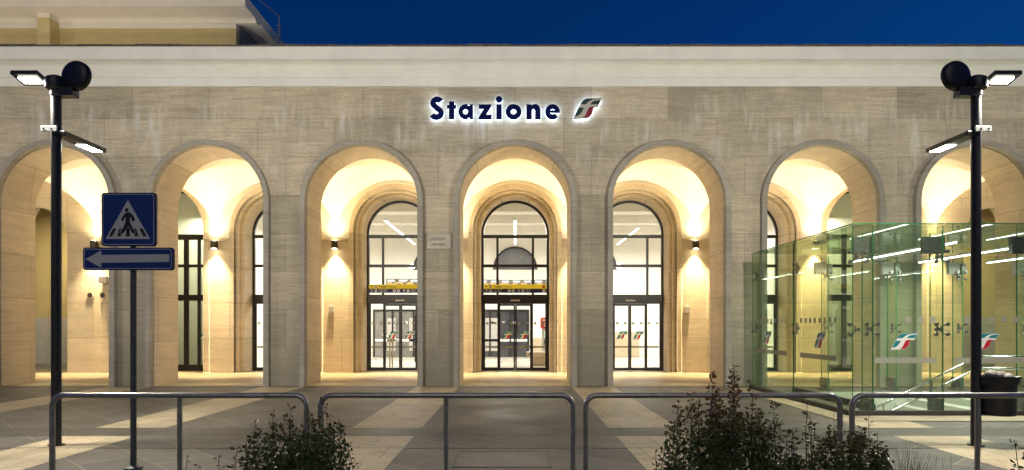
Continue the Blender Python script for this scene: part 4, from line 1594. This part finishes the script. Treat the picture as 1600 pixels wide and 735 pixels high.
# stickers and film
for ex in ((1391 - VX) / 88.3, (1518 - VX) / 88.3, 10.0):
    a = MB()
    emblem(a, ex, 1.607 - 39 / 88.3, 0.30, xz(GY0 - 0.004), 0.0, 0.0015, shear=1.18)
    a.build('emblem_sticker', STICK, t)
fs_ = lambda u, v, d: (GX0 - 0.004 + d, 12 - u, v)
for yy in (13.55, 16.3):
    a = MB()
    emblem(a, 12 - yy, 1.14, 0.32, fs_, 0.0, 0.0015, shear=1.18)
    a.build('emblem_sticker', STICK, t)
for xa, xb in ((6.33, 7.5), (7.75, 9.05), (9.3, 10.7)):
    MB().box(xa + 0.02, xb - 0.05, GY0 - 0.005, GY0 - 0.003, 0.93, 1.03).build('film_band', M['frost'], t)
for xa, xb in ((6.9, 7.5), (7.95, 9.1), (9.3, 10.6)):
    x = xa
    while x < xb:
        MB().box(x, x + 0.10, GY0 - 0.005, GY0 - 0.003, 1.65, 1.75).build('film_square', M['frost'], t)
        x += 0.215
for ya, yb in ((12.6, 14.2), (14.9, 16.9)):
    MB().box(GX0 - 0.005, GX0 - 0.003, ya, yb, 0.93, 1.03).build('film_band', M['frost'], t)
    y = ya
    while y < yb:
        MB().box(GX0 - 0.005, GX0 - 0.003, y, y + 0.10, 1.65, 1.75).build('film_square', M['frost'], t)
        y += 0.215
# tubes of light under the glass roof
TG = 'white tube lamps under the glass roof'
for x, ya, yb, lb in ((8.0, 12.3, 16.2, 'leftmost white tube lamp under the glass roof'), (9.7, 13.3, 16.3, 'white tube lamp under the glass roof left of the lamp post'), (11.4, 12.6, 16.4, 'white tube lamp under the glass roof right of the lamp post')):
    q = thing('tube_lamp', lb, 'tube lamp', (x, (ya + yb) / 2, 3.1), TG)
    MB().box(x - 0.03, x + 0.03, ya, yb, 3.118, 3.15).build('lamp_body', M['plate'], q)
    MB().box(x - 0.018, x + 0.018, ya + 0.01, yb - 0.01, 3.09, 3.117).build('tube', M['tube'], q)
    a = MB()
    for yy in (ya + 0.4, yb - 0.4):
        a.cyl((x, yy, 3.15), (x, yy, GZ - 0.002), 0.006, n=6)
    a.build('hanger', M['steel'], q)
    light('tube_light', 'AREA', (x, (ya + yb) / 2, 3.07), 90, (0.95, 1.0, 0.90), (x, (ya + yb) / 2, 0), size=0.1, size_y=yb - ya, parent=q)

# stairwell
sw = MB()
zb = -3.2
sw.face([(HX0, HY1, 0), (HX1, HY1, 0), (HX1, HY1, zb), (HX0, HY1, zb)])
sw.face([(HX0, HY0, 0), (HX0, HY0, zb), (HX1, HY0, zb), (HX1, HY0, 0)])
sw.face([(HX0, HY0, 0), (HX0, HY1, 0), (HX0, HY1, zb), (HX0, HY0, zb)])
sw.face([(HX1, HY0, 0), (HX1, HY0, zb), (HX1, HY1, zb), (HX1, HY1, 0)])
sw.face([(HX0, HY0, zb), (HX0, HY1, zb), (HX1, HY1, zb), (HX1, HY0, zb)])
tag(sw.build('stairwell', M['pale']), 'pale walls of the underpass stairwell below the glass', 'stairwell', kind='structure')
st = MB()
nst = 9
for i in range(nst):
    xa = 9.75 - (i + 1) * 0.31
    st.box(xa, xa + 0.31, HY0, HY1, zb, -0.155 * (i + 1))
st.box(9.75, HX1, HY0, HY1, zb, -0.002)
tag(st.build('stairs', M['pale']), 'pale stone stairs going down to the left inside the glass enclosure', 'stairs', kind='structure')
q = thing('handrail', 'double brushed steel handrail sloping down beside the stairs', 'handrail', (9.5, 14.0, 0))
for dz, nm in ((0.0, 'upper_rail'), (-0.24, 'lower_rail')):
    sl = 0.5
    a = MB()
    a.tube([(6.9, 14.0, 0.93 + dz - sl * 2.6), (9.5, 14.0, 0.93 + dz), (9.62, 14.0, 0.95 + dz), (10.9, 14.0, 0.95 + dz)], 0.024, 10)
    a.build(nm, M['chrome'], q, smooth=50)
a = MB()
for x, z1 in ((10.8, 0.95), (9.6, 0.94), (8.6, 0.48), (7.6, -0.02)):
    zf = -0.002 if x > 9.75 else -0.155 * (int((9.75 - x) / 0.31) + 1)
    a.cyl((x, 14.0, zf), (x, 14.0, z1), 0.02, n=10)
a.build('rail_post', M['chrome'], q, smooth=50)
a = MB()
a.box(HX0 - 0.10, HX0, HY0, HY1, 0.002, 0.12)
tag(a.build('kerb_edge', M['bluetrim']), 'dark blue kerb along the left edge of the stair opening', 'kerb', kind='structure')
a = MB()
a.box(11.2, 12.1, 13.4, 14.2, 0.0, 0.16)
a.box(11.45, 12.1, 13.45, 14.15, 0.16, 0.32)

# ------------------------------------------------------------------ shrubs
def leaves(rs, pts, size, droop=0.0, slim=0.5, dirs=None):
    vs, fs = [], []
    for i, p in enumerate(pts):
        d = Vector(dirs[i]) if dirs is not None else Vector((rs.gauss(0, 1), rs.gauss(0, 1), rs.gauss(0.25, 1)))
        d = (d + Vector((rs.gauss(0, .35), rs.gauss(0, .35), rs.gauss(0, .35)))).normalized()
        s = d.cross(Vector((rs.gauss(0, 1), rs.gauss(0, 1), rs.gauss(0, 1)))).normalized()
        up = s.cross(d)
        L = size * rs.uniform(0.6, 1.3)
        w_ = L * slim * 0.5
        a = Vector(p)
        n = len(vs)
        vs += [a, a + d * L * 0.45 + s * w_ + up * w_ * 0.35, a + d * L, a + d * L * 0.45 - s * w_ + up * w_ * 0.35]
        fs += [(n, n + 1, n + 2), (n, n + 2, n + 3)]
    return vs, fs

def shrub(name, label, x, y, rx, ry, ztop, nleaf, shoots, seed, mat, size=0.036, group=None, inner=0.35, lumps=9, z0=0.05, shoot_leaves=70, wisps=6):
    rs = random.Random(seed)
    t = thing(name, label, 'shrub', (x, y, 0), group)
    br, vs_all = MB(), []
    lf = MB()
    # lumpy crown built of overlapping clusters
    cl = []
    for k in range(lumps):
        th = rs.uniform(0, 2 * math.pi)
        rr = math.sqrt(rs.uniform(0, 1)) * 0.75
        zz = rs.uniform(0.25, 0.9) * ztop
        cl.append((x + rx * rr * math.cos(th), y + ry * rr * math.sin(th), zz, rs.uniform(0.3, 0.5)))
    pts = []
    while len(pts) < nleaf and cl:
        c = rs.choice(cl)
        d = Vector((rs.gauss(0, 1), rs.gauss(0, 1), rs.gauss(0, 1))).normalized()
        q = rs.uniform(inner, 1.0) ** 0.6
        p = Vector((c[0] + d.x * rx * c[3] * 1.25 * q, c[1] + d.y * ry * c[3] * 1.25 * q, c[2] + d.z * ztop * c[3] * 0.62 * q))
        if p.z < 0.03:
            continue
        pts.append(p)
    if pts:
        lf.add(*leaves(rs, pts, size))
    for c in cl:
        br.tube([(x + rs.uniform(-.05, .05), y, 0.0), ((x + c[0]) / 2 + rs.uniform(-.03, .03), (y + c[1]) / 2, c[2] * 0.55), (c[0], c[1], c[2])], 0.008, 6, radii=[0.013, 0.009, 0.003])
    # upright leafy shoots
    shoots = list(shoots)
    for k in range(wisps):
        q_ = rs.uniform(-1.15, 1.15)
        shoots.append((q_ * rx, ztop * rs.uniform(0.72, 1.12) * (1.08 - 0.35 * q_ * q_), -q_ * rs.uniform(0.02, 0.14)))
    for (sx, zt, lean) in shoots:
        bx_, by_ = x + sx, y + rs.uniform(-0.5, 0.5) * ry
        path = []
        for i in range(9):
            q = i / 8
            path.append(Vector((bx_ - lean * (1 - q) + rs.uniform(-.006, .006), by_ + rs.uniform(-.006, .006), z0 + (zt - z0) * q)))
        br.tube(path, 0.004, 5, radii=[0.008 - 0.0065 * i / 8 for i in range(9)])
        P_, Dn = [], []
        nsh = int(shoot_leaves * (zt - z0))
        for i in range(nsh):
            q = rs.uniform(0.25, 1.0)
            j = min(7, int(q * 8))
            p = path[j].lerp(path[j + 1], q * 8 - j)
            th = rs.uniform(0, 2 * math.pi)
            out = 0.55 * (1.15 - q)
            d = Vector((math.cos(th), math.sin(th), rs.uniform(0.1, 0.9)))
            P_.append(p + Vector((math.cos(th), math.sin(th), 0)) * rs.uniform(0, 0.07) * (1.25 - q))
            Dn.append(d)
        lf.add(*leaves(rs, P_, size * 1.05, dirs=Dn, slim=0.55))
    lf.build('foliage', mat, t)
    br.build('stems', M['bark'], t)
    return t
SHG = 'shrubs in the planting bed'
YS = 5.3
sx_ = lambda p: (p - VX) / 200.0
zz_ = lambda p: EYE - (p - VY) / 200.0
shrub('dark_bush', 'round dark bush at the gap between the two left barriers', sx_(458), YS, 0.43, 0.36, 0.76, 5600,
      [(-0.36, 0.70, .05), (-0.27, 0.86, .03), (-0.16, 0.94, .02), (-0.08, 0.90, 0), (0.02, 0.98, 0), (0.10, 0.93, 0), (0.22, 1.02, 0), (0.29, 0.92, -.03), (0.34, 0.86, -.04), (0.40, 0.70, -.05), (-0.42, 0.66, .06), (0.16, 0.90, 0), (-0.30, 0.75, 0.05)],
      4, M['leaf_dark'], group=SHG, lumps=13, wisps=16, shoot_leaves=95)
shrub('dark_bush', 'tall dark bush with reddish shoots in front of the third barrier', sx_(1125), YS, 0.42, 0.38, 0.92, 7200,
      [(-0.34, 1.02, .03), (-0.24, 1.08, .02), (-0.09, 1.25, 0), (-0.03, 1.12, 0), (0.05, 1.30, 0), (0.11, 1.2, 0), (0.17, 1.22, 0), (0.24, 1.17, 0), (0.33, 0.95, -.02), (0.42, 1.0, -.03), (-0.40, 0.82, .04), (0.0, 1.05, 0), (-0.18, 1.0, 0), (0.52, 0.82, -.06)],
      7, M['leaf_dark'], group=SHG, lumps=15, shoot_leaves=130, wisps=18)
shrub('leafy_shrub', 'thin open shrub with single leaves between the dark bush and barrier end', sx_(1248), YS - 0.1, 0.22, 0.2, 0.55, 700,
      [(-0.10, 0.80, .04), (0.02, 1.02, 0), (0.08, 0.90, 0), (0.17, 0.72, -.05), (-0.2, 0.86, .03), (0.2, 0.85, -0.03)], 11, M['leaf_mid'], 0.04, SHG, lumps=6, shoot_leaves=45)
shrub('leafy_shrub', 'low green and red shrub at the end of the third barrier', sx_(1308), YS, 0.20, 0.2, 0.72, 2600,
      [(-0.06, 0.92, 0), (0.06, 0.80, 0), (0.13, 0.72, 0), (-0.14, 0.82, 0)], 13, M['leaf_mid'], 0.034, SHG, lumps=8)
shrub('leafy_shrub', 'low yellow green shrub at the start of the rightmost barrier', sx_(1356), YS - 0.05, 0.17, 0.2, 0.72, 2600,
      [(-0.09, 0.82, 0), (0.02, 0.88, 0), (0.08, 0.78, 0), (-0.04, 0.80, 0)], 17, M['leaf_mid'], 0.03, SHG, lumps=8)
shrub('leafy_shrub', 'low spreading shrub filling the gap right of the tall dark bush', sx_(1205), YS - 0.08, 0.22, 0.22, 0.62, 2200,
      [(-0.12, 0.80, .03), (0.0, 0.88, 0), (0.12, 0.74, -.03)], 37, M['leaf_mid'], 0.034, SHG, lumps=8, wisps=8)
shrub('leafy_shrub', 'low twiggy shrub just left of the third barrier end post', sx_(1278), YS - 0.12, 0.18, 0.2, 0.55, 1300,
      [(-0.08, 0.74, .03), (0.05, 0.80, 0)], 41, M['leaf_mid'], 0.034, SHG, lumps=6, wisps=7)
shrub('leafy_sprig', 'few arching leafy twigs at the right edge of the photo', sx_(1596), YS - 0.1, 0.1, 0.1, 0.4, 60,
      [(-0.06, 0.95, -.1), (0.03, 0.83, -.04), (-0.12, 0.72, -.12), (0.1, 1.0, 0)], 19, M['leaf_mid'], 0.045, SHG, lumps=3, shoot_leaves=40)
shrub('leafy_sprig', 'small bare reddish sprig beside the left barrier post', sx_(300), YS, 0.08, 0.1, 0.3, 60,
      [(-0.03, 0.58, 0), (0.06, 0.52, -.02), (0.22, 0.60, -.08)], 23, M['leaf_mid'], 0.035, SHG, lumps=3, shoot_leaves=30)
shrub('leafy_sprig', 'small sprig left of the tall dark bush', sx_(1032), YS, 0.08, 0.1, 0.3, 80,
      [(-0.03, 0.62, 0), (0.05, 0.56, -.02)], 29, M['leaf_mid'], 0.035, SHG, lumps=3, shoot_leaves=40)

gr = MB()
rs = random.Random(31)
for cx, n_, hh in ((1405, 90, 0.68), (1462, 40, 0.60), (1118, 40, 0.75), (540, 40, 0.58), (1430, 40, 0.58)):
    x0 = sx_(cx)
    for k in range(n_):
        bxx, byy = x0 + rs.gauss(0, 0.05), YS - 0.15 + rs.gauss(0, 0.05)
        ht = hh * rs.uniform(0.75, 1.05)
        le = rs.gauss(0, 0.14)
        ly = rs.gauss(0, 0.08)
        w_ = 0.004
        p = [(bxx + le * q * q, byy + ly * q * q, 0.04 + ht * q) for q in (0, .35, .7, 1)]
        for i in range(3):
            wa, wb = w_ * (1 - i / 3), w_ * (1 - (i + 1) / 3)
            gr.face([(p[i][0] - wa, p[i][1], p[i][2]), (p[i][0] + wa, p[i][1], p[i][2]), (p[i + 1][0] + wb, p[i + 1][1], p[i + 1][2]), (p[i + 1][0] - wb, p[i + 1][1], p[i + 1][2])])
tag(gr.build('grass', M['grass']), 'tall grass blades growing between the shrubs', 'grass', kind='stuff')
